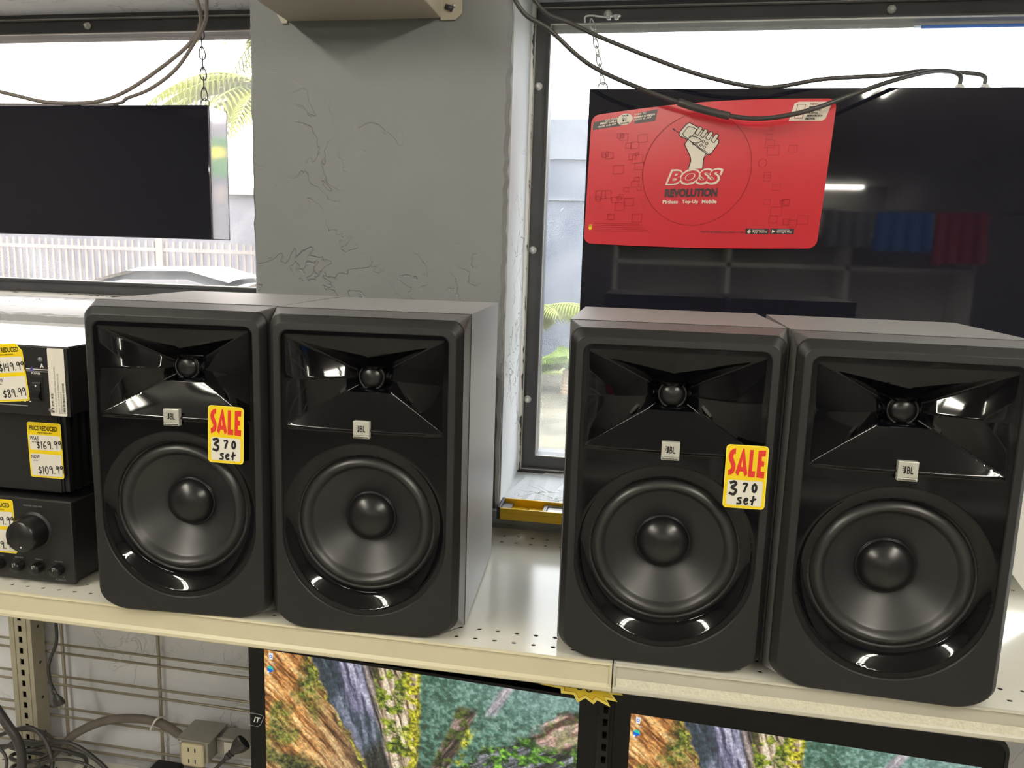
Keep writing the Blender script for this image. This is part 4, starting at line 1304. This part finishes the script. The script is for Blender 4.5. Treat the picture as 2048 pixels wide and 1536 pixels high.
def wallpaper(S, T):
    """generic canyon landscape; S 0..1 across, T 0..0.56 down"""
    def c(v): return np.array(v, float)
    def ramp(t, cols):
        t = np.clip(t, 0, 1) * (len(cols) - 1); i = np.minimum(t.astype(int), len(cols) - 2); fr_ = (t - i)[..., None]
        A = np.array(cols, float); return A[i] * (1 - fr_) + A[i + 1] * fr_
    def soft(d, w=0.012): return np.clip(0.5 + d / w, 0, 1)
    def st(v, lo=.33, hi=.67): return np.clip((v - lo) / (hi - lo), 0, 1)
    n1 = fbm(S * 22, T * 22, 1); w1 = (n1 - .5) * .06
    fine = st(fbm(S * 150, T * 150, 2, 3), .3, .7)
    leaf = st(fbm(S * 75, T * 90, 3, 4), .32, .68)
    leaf2 = st(fbm(S * 38, T * 52, 33, 5), .36, .64)
    def streak(angle, f1, f2, seed):
        ca, sa = math.cos(angle), math.sin(angle); A_ = S * ca + T * sa + w1 * .25; B_ = -S * sa + T * ca + w1 * .25
        return st(fbm(A_ * f1 + 9, B_ * f2 + 9, seed, 5), .34, .66)
    col = ramp(leaf * .55 + (1 - T * 2.6) * .25 + S * .15, [(26, 46, 38), (58, 94, 76), (96, 134, 116), (140, 170, 160)])
    haze = np.clip(1 - T * 5, 0, 1) * np.clip((S - .55) * 3, 0, 1)
    col = col * (1 - haze[..., None] * .5) + c((150, 178, 180)) * haze[..., None] * .5
    def mixin(mask, cc):
        nonlocal col
        mk = np.clip(mask, 0, 1)[..., None]; col = col * (1 - mk) + cc * mk
    # shaded blue walls left of centre
    vs = streak(1.35, 10, 70, 4)
    mixin(soft(.40 - S + w1), ramp(vs * .7 + leaf * .2, [(34, 44, 52), (66, 80, 92), (104, 112, 128), (150, 150, 172)]))
    mixin(soft(.045 - np.abs(S - .285 - T * .3) + w1 * .4, .03) * soft(.17 - T, .06) * .9, ramp(vs, [(70, 70, 92), (140, 136, 166), (200, 198, 214)]))
    mixin(soft(T - .19 - np.abs(S - .43) * 1.2 + w1, .06), ramp(vs * .6 + fine * .3, [(22, 25, 22), (50, 54, 50), (92, 90, 86)]))
    # narrow dark pillar
    s3 = streak(1.28, 8, 110, 5)
    mixin(soft(.022 - np.abs(S - .352 - T * .28) + w1 * .2) * soft(.34 - T, .04), ramp(s3, [(42, 38, 38), (104, 92, 88), (170, 154, 148)]))
    # lit central pillar
    cx = .440 + T * .09; hw = np.where(T < .26, .078 - T * .10, .052 - (T - .26) * .22)
    rock = soft(hw - np.abs(S - cx) + w1 * .35)
    mixin(rock, ramp(s3, [(74, 60, 48), (150, 128, 104), (206, 184, 154), (232, 216, 190)]))
    mixin(rock * soft(leaf2 - .48, .5) * soft(.36 - T, .08), ramp(leaf, [(38, 52, 14), (98, 120, 30), (170, 178, 52)]))
    mixin(rock * soft(S - cx - hw * .42, .03) * soft(leaf2 - .2, .4), ramp(fine * .6 + leaf * .4, [(92, 92, 12), (168, 164, 30), (226, 212, 70)]))
    # leaning pillar right of centre
    c2 = .705 - T * .40; lean = streak(2.2, 8, 90, 6)
    m2 = soft(.028 - np.abs(S - c2) + w1 * .3) * soft(T - .09, .02) * soft(.42 - T, .05)
    mixin(m2, ramp(lean, [(38, 32, 30), (98, 82, 74), (168, 146, 134)]))
    mixin(m2 * soft(leaf2 - .55, .3), ramp(leaf, [(28, 40, 16), (90, 104, 40)]))
    mixin(soft(.016 - np.abs(S - c2 - .040) + w1 * .4) * soft(T - .15, .03) * soft(.36 - T, .05) * leaf2, ramp(fine, [(96, 108, 18), (186, 186, 40), (222, 210, 80)]))
    mixin(soft(.016 - np.abs(S - .79 + T * .55) + w1 * .2) * soft(.10 - T, .03), ramp(lean, [(120, 122, 130), (196, 188, 192)]))
    # near slope on the right
    edge = T - .335 + (S - .55) * .66 + w1 * 1.3
    fg = soft(edge, .02) * soft(S - .47 - (.5 - T) * .12 + w1 * .3, .03)
    dg = streak(-.55, 8, 90, 8)
    mixin(fg, ramp(dg * .8 + fine * .15, [(20, 24, 22), (56, 62, 62), (104, 108, 112), (160, 164, 170)]))
    rkm = fg * np.clip(soft(.060 - np.hypot(S - .69, (T - .43) * 1.1) + w1, .02) + soft(.075 - np.hypot((S - .925) * .8, T - .10) + w1, .02), 0, 1)
    mixin(rkm, ramp(dg, [(92, 66, 58), (172, 136, 122), (222, 190, 178)]))
    bm_ = fg * soft(leaf2 + (n1 - .5) * 1.2 - .46, .25) * (1 - rkm * .7)
    mixin(bm_, ramp(leaf * .65 + leaf2 * .35, [(10, 24, 10), (34, 66, 26), (78, 128, 40), (140, 196, 72)]))
    # sunlit cliff on the left
    eL = .155 + T * .56 + w1 * .7 - S
    cl = soft(eL, .008)
    d1 = streak(.80, 9, 80, 11); d2 = streak(.72, 22, 170, 12)
    base = ramp(d1 * .6 + d2 * .4, [(84, 52, 28), (164, 104, 52), (222, 164, 96), (250, 214, 150)])
    far = np.clip((S - .12) * 3.5, 0, .75)[..., None]
    base = base * (1 - far) + ramp(d1 * .5 + d2 * .5, [(52, 46, 38), (112, 98, 80), (172, 152, 124)]) * far
    mixin(cl, base)
    mixin(cl * soft(T - .42 - S * .4 + w1, .04), ramp(streak(.35, 10, 110, 13), [(110, 62, 22), (196, 126, 50), (242, 188, 96)]))
    dark = cl * soft(.040 - np.abs(T - .345 - S * .45 + w1 * 1.4), .05) * soft(.30 - S, .1)
    mixin(dark, ramp(leaf, [(26, 28, 16), (72, 78, 38), (124, 120, 60)]))
    gb = cl * np.clip(soft(.060 - np.hypot(S - .055, (T - .26) * .8) + w1 * 1.4, .03) + soft(.040 - np.hypot((S - .155), (T - .11) * .45) + w1, .03), 0, 1)
    mixin(gb * (.35 + .65 * leaf2), ramp(leaf * .7 + fine * .3, [(30, 38, 12), (82, 96, 32), (146, 152, 64)]))
    mixin(soft(.007 - np.abs(eL - .010), .006) * leaf2, ramp(fine, [(70, 84, 26), (180, 176, 70)]))
    col *= (0.86 + 0.28 * fine[..., None])
    return np.clip(col, 0, 255)


def screen_mat():
    Ms = bpy.data.materials.new('lit_screen'); Ms.use_nodes = True
    nt = Ms.node_tree; b = nt.nodes['Principled BSDF']
    a = nt.nodes.new('ShaderNodeVertexColor'); a.layer_name = 'picture'
    b.inputs['Base Color'].default_value = (.01, .01, .01, 1); b.inputs['Roughness'].default_value = .12
    nt.links.new(a.outputs['Color'], b.inputs['Emission Color']); b.inputs['Emission Strength'].default_value = 1.0
    return Ms


M['screen'] = screen_mat()
M['icon_white'] = emit('icon_white', (230, 232, 236), 1)
M['icon_blue'] = emit('icon_blue', (40, 110, 215), 1)
M['icon_green'] = emit('icon_green', (70, 200, 170), 1)


def screen_mesh(W, H, nx=640):
    ny = int(nx * H / W)
    s = np.linspace(0, 1, nx + 1); t_ = np.linspace(0, 1, ny + 1)
    Sg, Tg = np.meshgrid(s, t_)
    colr = wallpaper(Sg, Tg * H / W) / 255.0
    colr = np.where(colr <= .04045, colr / 12.92, ((colr + .055) / 1.055) ** 2.4)
    V = np.stack([Sg * W, np.zeros_like(Sg), -Tg * H], -1).reshape(-1, 3)
    me = bpy.data.meshes.new('screen')
    i = np.arange(ny)[:, None] * (nx + 1) + np.arange(nx)[None, :]
    F = np.stack([i, i + nx + 1, i + nx + 2, i + 1], -1).reshape(-1, 4)
    me.vertices.add(len(V)); me.vertices.foreach_set('co', V.ravel())
    me.loops.add(F.size); me.loops.foreach_set('vertex_index', F.ravel())
    me.polygons.add(len(F)); me.polygons.foreach_set('loop_start', np.arange(0, F.size, 4)); me.polygons.foreach_set('loop_total', np.full(len(F), 4))
    me.update(calc_edges=True)
    at = me.color_attributes.new('picture', 'FLOAT_COLOR', 'POINT')
    c4 = np.concatenate([colr.reshape(-1, 3), np.ones((len(V), 1))], 1)
    at.data.foreach_set('color', c4.ravel())
    me.materials.append(M['screen'])
    return me


scr = screen_mesh(0.476, 0.268)


def icons(t, sc=1.0):
    f = Flat(lambda u, v, h: (u * sc, -h, -v * sc))
    f.poly('icon_white', [(.0075, .0045), (.0150, .0045), (.0140, .0150), (.0085, .0150)], .0004)
    f.circle('icon_blue', .0112, .0098, .0018, .0010, .0006, 12)
    f.disc('icon_blue', .0098, .0305, .0052, .0004); f.poly('icon_green', [(.0098 + .0054 * math.cos(a), .0305 + .0054 * math.sin(a)) for a in [-2.8 + 3.0 * k / 14 for k in range(15)]] + [(.011, .0305)], .0006)
    f.poly('icon_white', [(.0050, .0340), (.0080, .0340), (.0080, .0372), (.0050, .0372)], .0008)
    f.text('icon_white', 'Recycle Bin', .0050, .0205, .0125, -.0020, .0, 0, 0, .0004); f.text('icon_white', 'Edge', .0065, .0410, .006, -.0020, .0, 0, 0, .0004)
    for k, gg in f.g.items(): gg.build('desktop_icon', M[k[0]], t)


def logo(t, x, z, flip=1):
    f = Flat(lambda u, v, h: (x + u, -.0012 - h, z + v))
    f.stroke('greyprint', [(-.017, .0105), (.0055, .0105), (.0105, .0085), (.0095, .0050), (.0050, -.0060), (.0000, -.0100), (-.017, -.0100)], .0009, .0003)
    f.text('white', 'IT' if flip > 0 else 'IT', -.0070, -.0035, .0120, .0088, .02, .3)
    for k, gg in f.g.items(): gg.build('logo', M[k[0]], t)


# left monitor
t = thing('computer_monitor', 'black monitor showing a canyon picture under the left shelf', 'monitor', (-0.324, 0.1000, -0.0985), -0.056)
sc = bpy.data.objects.new('screen', scr); link(sc, t); sc.location = (0, 0, 0)
W_, H_ = .476, .268
g = G()
for (a, b, c_, e) in ((-.0255, W_ + .0255, .0, .0045), (-.0255, W_ + .0255, -H_ - .028, -H_), (-.0255, 0, -H_, 0), (W_, W_ + .0255, -H_, 0)):
    g.box(a, b, -.0012, .010, c_, e)
bz = g.build('bezel', M['bezel'], t)
g = G(); g.bbox(-.020, W_ + .020, .010, .045, -H_ - .022, .002, .006); g.build('rear_case', M['matte'], t)
logo(t, -.0125, -.118); logo(t, W_ + .0170, -.118)
icons(t)
g = G(); g.box(W_ / 2 - .03, W_ / 2 + .03, .046, .066, ZL + .0985 + .012, -.12); g.build('stand_neck', M['matte'], t)
g = G(); g.bbox(W_ / 2 - .12, W_ / 2 + .12, -.05, .13, ZL + .0985 + .0005, ZL + .0985 + .012, .003); g.build('stand_base', M['matte'], t)

# right all-in-one
RX, RY, RZ = .2215, .1500, -.1565
t = thing('all_in_one_computer', 'black all-in-one computer with rounded frame under the right shelf', 'computer', (RX, RY, RZ), -0.045)
k_ = .462 / .476
sc = bpy.data.objects.new('screen', scr); link(sc, t); sc.scale = (k_, 1, k_)
W_, H_ = .462, .260
g = G()
def rl(hw0, hw1, z0, z1, r, y, n=10):
    P = []
    for cx, cz, a0 in ((hw1 - r, z1 - r, 0), (hw0 + r, z1 - r, 90), (hw0 + r, z0 + r, 180), (hw1 - r, z0 + r, 270)):
        for k in range(n):
            a = math.radians(a0 + 90 * k / (n - 1)); P.append((cx + r * math.cos(a), y, cz + r * math.sin(a)))
    return P
g.loops([rl(-.031, W_ + .031, -H_ - .05, .046, .024, .030), rl(-.031, W_ + .031, -H_ - .05, .046, .024, .002), rl(-.029, W_ + .029, -H_ - .048, .044, .022, -.0015), rl(-.0245, W_ + .0245, -H_ - .044, .0395, .018, -.0020)], True, False)
g.build('frame', M['matte'], t)
g = G()
g.loops([rl(-.0245, W_ + .0245, -H_ - .044, .0395, .018, -.0020), rl(-.0238, W_ + .0238, -H_ - .043, .0388, .0175, -.0008), rl(0, W_, -H_, 0, .0006, -.0008), rl(0, W_, -H_, 0, .0006, .0003)], True, False)
g.build('glass_border', M['bezel'], t)
g = G(); g.bbox(-.026, W_ + .026, .030, .062, -H_ - .045, .038, .010); g.build('rear_case', M['matte'], t)
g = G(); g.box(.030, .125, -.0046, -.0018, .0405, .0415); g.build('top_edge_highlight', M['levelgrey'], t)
icons(t, k_)
g = G(); g.box(W_ / 2 - .04, W_ / 2 + .04, .063, .080, ZL - RZ + .010, -.12); g.build('stand_neck', M['matte'], t)
g = G(); g.bbox(W_ / 2 - .12, W_ / 2 + .12, -.05, .14, ZL - RZ + .0005, ZL - RZ + .010, .003); g.build('stand_base', M['matte'], t)
g = G(); g.box(.060, .085, -.0049, -.0046, .0405, .0409)

# starburst price tag tucked behind the shelf edge
t = thing('starburst_tag', 'yellow starburst price tag hanging from the shelf edge above the monitors', 'price tag', (0.168, 0.0055, -0.037))
r = random.Random(2)
pts = []; pin = []
outl = [(-.046, -.0060), (-.0270, .0095), (-.034, .018), (.034, .020), (.0395, .0000), (.0510, -.0045), (.0310, -.0060), (.0240, -.0005)]
burst = [(-.0500, -.0068), (-.0360, -.0030), (-.0420, .0060), (-.0250, .0040), (-.0200, .0140), (.0200, .0160), (.0260, .0050), (.0350, .0060), (.0340, .0020), (.0420, -.0035), (.0300, -.0045), (.0370, -.0115), (.0250, -.0110), (.0300, -.0185), (.0150, -.0135), (.0115, -.0185), (.0020, -.0135), (-.0060, -.0195), (-.0110, -.0120), (-.0250, -.0125), (-.0260, -.0075)]
g = G(); g.prism(burst, -.0004, .0, 'y'); g.build('card', M['star_edge'], t)
f = Flat(lambda u, v, h: (u, -.0004 - h, v))
sc_ = [(p[0] * .86, p[1] * .82 + .001) for p in burst]
f.poly('darkred', sc_, .0001); f.poly('yellow3', [(p[0] * .84, p[1] * .79 + .0012) for p in burst], .0003)
for k in range(3): f.circle('ink', -.0160 + k * .0105, -.0008 - k * .0008, .0032, .0016, .0005, 16)
f.build(t, {'darkred': 'red_outline', 'yellow3': 'yellow_field', 'ink': 'price_figures'})
t.rotation_euler = (0, .05, 0); t.scale = (1.15, 1, 1.25); t.location = (.1610, .0062, -.0385)

# ================================================================== THINGS UNDER THE SHELF AT LEFT
g = G()
g.tube(spline([(-1.02, .36, -.590), (-.985, .37, -.578), (-.950, .385, -.555), (-.914, .405, -.520), (-.854, .418, -.4915), (-.784, .420, -.4780), (-.728, .418, -.4790), (-.690, .412, -.490), (-.655, .402, -.500)], 8), .0088, 12)
tag(g.build('flexible_conduit', M['conduit']), 'thick grey flexible conduit curving along the wire grid to the outlet box', 'conduit')
t = thing('outlet_box', 'grey metal outlet box with an ivory receptacle at the end of the conduit', 'outlet', (-0.623, 0.398, -0.490))
g = G(); g.bbox(-.032, .030, -.028, .030, -.028, .020, .002); g.build('box', M['stripgrey'], t)
g = G(); g.bbox(-.034, .038, -.034, .033, .0205, .0225, .0008); g.build('cover', M['stripgrey'], t)
g = G(); g.bbox(-.026, .024, -.0345, -.0275, -.034, .014, .005)
rc_ = g.build('receptacle', M['receptacle'], t)
for z in (-.022, .002):
    for x in (-.008, .006):
        g = G(); g.box(x - .001, x + .001, -.0352, -.0344, z - .004, z + .004); g.build('slot', M['ink'], rc_)
g = G(); g.lathe([(0, -.002), (.003, -.0015), (.0035, 0)], (-.029, -.028, .012), 'y', 10); g.build('screw', M['screw'], t)
t = thing('power_strip', 'grey metal power strip running behind the left monitor', 'power strip', (-0.535, 0.412, -0.494))
g = G(); g.bbox(-.055, .30, -.016, .022, -.020, .018, .002); g.build('housing', M['stripgrey'], t)
g = G(); g.bbox(-.038, -.020, -.0172, -.0158, -.016, .010, .0004); g.build('white_label', M['tagwhite'], t)
g = G(); g.box(-.055, .30, -.0172, -.0158, .0105, .0125); g.build('seam', M['steelrim'], t)
g = G()
g.tube(spline([(-.725, .428, -.470), (-.728, .409, -.463), (-.735, .403, -.474), (-.742, .405, -.488), (-.742, .418, -.491)], 5), .0022, 8)
tag(g.build('cable_tie', M['tagwhite']), 'pale cable tie fastening the grey conduit to the wire grid', 'cable tie')

# hanging plug
t = thing('hanging_plug', 'black two-pin plug hanging on its cord beneath the shelf at left', 'plug', (-0.918, 0.36, -0.40))
g = G(); g.tube(spline([(.012, .0, .36), (.012, .0, .20), (.012, .0, .150), (.010, 0, .108), (-.004, 0, .075), (-.012, 0, .050), (-.010, 0, .020), (-.004, 0, .004)], 8), .0032, 8); g.build('cord', M['cableblack'], t)
g = G(); g.loops([rl(-.0045, .0045, -.0045, .0045, .002, 0)] , True)
def plug(gg, o, d, s=1.0):
    """moulded plug body along d"""
    d = Vector(d).normalized(); prof = [(0, .0040), (.006, .0055), (.007, .0040), (.011, .0060), (.012, .0045), (.016, .0065), (.024, .0110), (.034, .0125), (.036, .0115), (.036, .0001)]
    side = d.cross(Vector((0, 1, 0))).normalized(); nn = side.cross(d)
    L = []
    for tt, rr_ in prof:
        c = Vector(o) + d * tt * s
        L.append([tuple(c + side * (rr_ * s * math.cos(2 * PI * k / 12)) + nn * (rr_ * s * .6 * math.sin(2 * PI * k / 12))) for k in range(12)])
    gg.loops(L, True, False)
    return Vector(o) + d * .036 * s, d, side
gg = G(); e, d, sd = plug(gg, (-.006, 0, .006), (.42, 0, -1), 1.05); pb = gg.build('plug_body', M['cableblack'], t)
g = G()
for q in (-1, 1):
    c = e + sd * .0055 * q
    g.tube([c, c + d * .010], .0012, 6)
g.build('prong', M['screw'], pb)
t = thing('power_plug', 'black plug standing up from the power strip beside the left monitor', 'plug', (-0.510, 0.345, -0.450))
gg = G(); e, d, sd = plug(gg, (-.030, 0, -.030), (.75, .25, .75), 1.35); gg.build('plug_body', M['cableblack'], t)
g = G(); g.tube(spline([(-.030, 0, -.030), (-.050, -.01, -.052), (-.075, -.02, -.075), (-.11, -.03, -.110), (-.16, -.04, -.140), (-.22, -.03, -.1495)], 6), .0036, 8); g.build('cord', M['cableblack'], t)

# tangle of cables on the lower shelf
r = random.Random(21)
def onshelf(pts): return [(x, y, max(z, ZL + .0045)) for x, y, z in pts]
tang = [
    ('black cable looping in a wide arc over the tangle on the lower shelf', [(-1.12, .31, -.545), (-1.06, .33, -.510), (-1.026, .33, -.493), (-.990, .33, -.476), (-.955, .33, -.466), (-.927, .328, -.478), (-.907, .322, -.502), (-.893, .31, -.530), (-.895, .285, -.565), (-.93, .24, ZL), (-1.00, .22, ZL)], .0042),
    ('shiny black cable running right across the front of the lower shelf', [(-1.16, .31, -.560), (-1.10, .335, -.540), (-1.038, .34, -.527), (-.967, .34, -.511), (-.898, .34, -.496), (-.864, .34, -.498), (-.832, .34, -.513), (-.800, .342, -.540), (-.775, .345, -.575), (-.760, .35, ZL)], .0042),
    ('thin black cable curling back along the lower shelf toward the monitor', [(-1.08, .27, ZL), (-.98, .285, -.585), (-.92, .30, -.530), (-.876, .30, -.504), (-.832, .30, -.500), (-.794, .30, -.509), (-.75, .30, -.545), (-.70, .27, ZL), (-.62, .20, ZL)], .0028),
    ('flat black cable dropping down at the left edge of the tangle', [(-1.10, .31, -.33), (-1.05, .305, -.365), (-1.005, .30, -.405), (-.977, .30, -.444), (-.957, .30, -.474), (-.948, .298, -.515), (-.944, .28, -.560), (-.95, .24, ZL)], .0085),
    ('black cable crossing low under the loops on the lower shelf', [(-1.08, .36, -.56), (-1.0, .35, -.520), (-.95, .345, -.515), (-.90, .36, -.530), (-.88, .385, -.560), (-.90, .39, ZL), (-.97, .38, ZL)], .0038),
    ('black cable coiled tightly behind the upright base', [(-.985 + .045 * math.cos(a), .36 + .022 * math.sin(a), ZL + .006 + .0042 * a) for a in [k * .5 for k in range(44)]], .0040),
    ('thin cable bowing forward beside the coil on the lower shelf', [(-.99, .30, -.56), (-.94, .31, -.525), (-.895, .30, -.540), (-.885, .27, -.575), (-.92, .22, ZL), (-.99, .19, ZL)], .0030),
    ('thin cable looping steeply at the left frame edge of the lower shelf', [(-1.09, .30, -.50), (-1.03, .315, -.505), (-.995, .31, -.530), (-1.0, .29, -.570), (-1.05, .25, ZL)], .0030),
    ('grey cord end lying straight across the lower shelf holes', [(-.90, .20, ZL), (-.84, .23, ZL), (-.76, .27, ZL), (-.66, .31, ZL), (-.58, .33, ZL)], .0030),
]
for lb, pts, rad in tang:
    cable('loose_cable', lb, [(x, y, max(z, ZL + rad + .0005)) for x, y, z in pts], rad, 'cableblack', 6, group='loose black cables on the lower shelf')
g = G(); g.bbox(-.735, -.675, .365, .415, ZL + .0005, ZL + .045, .004)
pa = tag(g.build('power_adapter', M['matte']), 'small black power adapter on the lower shelf at the bottom edge', 'power adapter')

# ================================================================== OUTSIDE
GZ = ZF - 0.02
g = G(); g.box(-40, 30, OY, 60, GZ - .1, GZ); structure(g.build('ground', M['asphalt']))
g = G(); g.box(-2.9, 6, 10.1, 11.0, GZ, GZ + .03); tag(g.build('grass_strip', M['grass']), 'strip of grass along the foot of the pale building', 'grass', kind='stuff')
t = thing('building', 'pale blue-grey flat-roofed building across the lot behind the right window', 'building', (7.2, 13.5, GZ))
g = G(); g.box(-10.5, 9, -2.4, 6, 0, 3.66); g.build('wall', M['bwall'], t)
g = G(); g.box(-10.56, 9.06, -2.46, 6.06, 3.12, 3.70); g.build('parapet', M['bcap'], t)
g = G(); g.box(-10.5, 9, -2.44, -2.40, 2.52, 2.56); g.build('string_course', M['bcap'], t)
t = thing('low_building', 'hazy low pale building beyond the fence in the left window', 'building', (-14.5, 19, GZ))
g = G(); g.box(-16, 9.5, -1, 5, 0, 3.0); g.build('wall', M['bcap'], t)
g = G(); g.box(-16.1, 9.6, -1.2, 5.1, 3.0, 3.18); g.build('roof_edge', M['fence'], t)

t = thing('bar_fence', 'pale vertical bar fence beyond the left window', 'fence', (0, 9.0, GZ))
for k in range(88):
    x = -12.6 + k * 0.105
    g = G(); g.box(x - .016, x + .016, -.016, .016, 0.02, 1.72); g.build('bar', M['fence'], t)
for z in (.25, 1.58):
    g = G(); g.box(-12.7, -3.35, -.03, -.017, z, z + .05); g.build('rail', M['fence'], t)
for k in range(4):
    x = -12.7 + k * 3.1
    g = G(); g.box(x - .05, x + .05, -.05, .05, 0, 1.84); g.build('post', M['fence'], t)


def frond(gg, o, az, el, ln, droop, lw=.018, ll=.30, n=26):
    o = Vector(o); P = []
    d = Vector((math.cos(az), math.sin(az), 0))
    for i in range(n + 1):
        s = i / n
        P.append(o + d * (ln * s * math.cos(el * (1 - s * .3))) + Vector((0, 0, ln * (s * math.sin(el) - droop * s * s))))
    gg.tube(P, [.012 * (1 - .8 * i / n) + .002 for i in range(n + 1)], 5)
    for i in range(3, n + 1):
        s = i / n; tdir = (P[i] - P[i - 1]).normalized()
        sd = tdir.cross(Vector((0, 0, 1))).normalized()
        L_ = ll * math.sin(PI * min(1, .18 + .82 * s) ** .8) + .06
        for q in (-1, 1):
            dirn = (sd * q * .8 + tdir * .55 + Vector((0, 0, -.25 - .3 * s))).normalized()
            b = P[i]; e = b + dirn * L_; mid = b + dirn * L_ * .45 + Vector((0, 0, .02))
            wv = tdir * lw
            gg.add([b - wv * .4, b + wv * .4, mid + wv, e + Vector((0, 0, -.03)), mid - wv], [(0, 1, 2, 3, 4)])


def palm(name, label, x, y, h, n, ln, m, seed, el0=.5, lean=0.0, group=None, ll=.30, droop=.55):
    t = thing(name, label, 'palm', (x, y, GZ), group=group)
    r = random.Random(seed)
    if h > .2:
        g = G(); g.tube([(lean * s * s, 0, h * s) for s in [k / 14 for k in range(15)]], [.10 - .03 * k / 14 + (.012 if k % 2 else 0) for k in range(15)], 10, smooth=False); g.build('trunk', M['trunk'], t)
    for k in range(n):
        g = G(); frond(g, (lean, 0, h), 2 * PI * k / n + r.uniform(-.2, .2), el0 + r.uniform(-.35, .4), ln * r.uniform(.8, 1.1), droop * r.uniform(.8, 1.2), ll=ll)
        g.build('frond', M[m], t)
    return t


palm('small_palm', 'low bright green palm against the pale building, right window', -1.40, 9.2, .85, 12, 1.25, 'palm', 4, el0=.75, ll=.34)
palm('small_palm', 'smaller palm clump nearer the right window', -0.72, 8.6, .30, 9, .70, 'palm2', 8, el0=.9, ll=.22)
palm('tall_palm', 'tall palm with drooping fronds beside the pillar in the left window', -4.25, 8.0, 3.40, 20, 1.75, 'palm', 11, el0=.45, ll=.40, droop=.85)
palm('tall_palm', 'second taller palm at top of the left window', -4.75, 9.6, 4.9, 12, 1.3, 'palm', 15, el0=.1, ll=.36, droop=.9)

# parked car beyond the left window
t = thing('parked_car', 'silver car parked before the bar fence, only its roof showing', 'car', (-4.55, 6.9, GZ))
def sec(x, half, zb, zt, crown):
    P = []
    for k in range(13):
        a = PI * k / 12; P.append((x, half * math.cos(a), zb + (zt - zb) * math.sin(a) ** crown))
    return P
g = G(); body = [(-2.2, .55, .35, .60), (-2.1, .78, .25, .80), (-1.5, .86, .22, .95), (-.9, .88, .22, .98), (0, .88, .22, .98), (.9, .88, .22, .95), (1.5, .86, .22, .88), (2.05, .78, .25, .74), (2.2, .6, .35, .55)]
g.loops([sec(x, h_, zb, zt, .35) for x, h_, zb, zt in body], closed=True, smooth=True, cap0=True, cap1=True); g.build('body', M['carpaint'], t)
g = G(); cab_ = [(-1.75, .70, .93, .98), (-1.2, .70, .93, 1.25), (-.6, .66, .93, 1.42), (.1, .66, .93, 1.44), (.6, .68, .93, 1.30), (1.25, .72, .90, .98)]
g.loops([sec(x, h_, zb, zt, .45) for x, h_, zb, zt in cab_], closed=True, smooth=True, cap0=True, cap1=True); g.build('cabin_glass', M['carglass'], t)
g = G(); g.loops([[(x, y_, z_) for y_, z_ in ((-.50, zt - .02), (-.3, zt + .012), (0, zt + .02), (.3, zt + .012), (.50, zt - .02))] for x, zt in ((-1.25, 1.24), (-.6, 1.415), (.1, 1.435), (.55, 1.33))], closed=False, smooth=True); g.build('roof', M['carpaint'], t)
for x in (-1.35, 1.35):
    for y in (-.80, .80):
        g = G(); g.lathe([(0, -.1), (.26, -.1), (.32, -.08), (.32, .08), (.26, .1), (0, .1)], (x, y, .32), 'y', 24); g.build('wheel', M['tyre'], t)

# green roadside sign and white cabinet seen in the mirrored side of the left display
t = thing('roadside_sign', 'green roadside sign mirrored in the side of the left display', 'sign', (3.66, 8.0, GZ))
g = G(); g.box(-.04, .04, -.04, .04, 0, 2.4); g.build('post', M['fence'], t)
g = G(); g.bbox(-.17, .17, -.06, .0, 2.50, 2.95, .01); g.build('board', M['signgreen'], t)
g = G(); g.bbox(-.12, .12, -.07, -.02, 1.0, 2.2, .01); g.build('lower_panel', M['bcap'], t)
f = Flat(lambda u, v, h: (-u, -.06 - h, v)); f.text('yellow', 'JO', -.11, 2.70, .20, .14, .03, 0, 0, .004); f.build(t, {'yellow': 'lettering'})

# ================================================================== SHOP BEHIND THE CAMERA, seen in the dark displays
t = thing('shelving_unit', 'tall white shelving unit deeper in the shop reflected in the right display', 'shelving', (1.35, -3.95, ZF))
for z in (.30, .75, 1.20, 1.62, 1.85):
    g = G(); g.box(-1.4, 1.0, -.2, .2, z, z + .03); g.build('shelf_board', M['carton'], t)
for x in (-1.4, -.6, .2, 1.0):
    g = G(); g.box(x - .015, x + .015, -.2, .2, 0, 1.9); g.build('side_panel', M['carton'], t)
g = G(); g.box(-1.4, 1.0, -.22, -.2, 0, 1.9); g.build('back_panel', M['carton'], t)


def garment(label, x, y, z, w, h, m, seed, group):
    r = random.Random(seed); g = G(); n = 14
    L = []
    for j in range(7):
        s = j / 6
        L.append([(-w / 2 * (1 + .1 * s) + w * (1 + .1 * s) * i / n, .02 * math.sin(i * 1.7 + seed) * (s + .2), -h * s * (1 - .06 * r.random() * (j == 6))) for i in range(n + 1)])
    g.loops(L, closed=False, smooth=True)
    g.loops([[(a, b + .012, c) for a, b, c in l] for l in L], closed=False, smooth=True)
    o = g.build('hanging_garment', m, None, (x, y, z))
    tag(o, label, 'garment', group)


M['blue'] = mat('blue_fabric', (24, 104, 176), .6); M['darkcloth'] = mat('grey_fabric', (120, 122, 128), .35, .3); M['redcloth'] = mat('red_fabric', (150, 26, 44), .6)
t = thing('garment_rail', 'steel garment rail hung from the ceiling in the shop reflected in the right display', 'rail', (1.5, -3.55, .86))
g = G(); g.tube([(-1.0, 0, 0), (1.3, 0, 0)], .012, 8); g.build('bar', M['steelrim'], t)
for x in (-1.0, 1.3):
    g = G(); g.tube([(x, 0, 0), (x, 0, .69)], .006, 8); g.build('hanger_rod', M['steelrim'], t)
garment('grey hanging garment, leftmost on the rail reflected in the right display', 1.47, -3.55, .86, .30, .24, M['darkcloth'], 1, None)
garment('blue hanging garment in the middle of the reflected rail', 1.82, -3.55, .86, .34, .26, M['blue'], 2, None)
garment('red hanging banner, rightmost on the reflected rail', 2.15, -3.50, .86, .30, .34, M['redcloth'], 3, None)
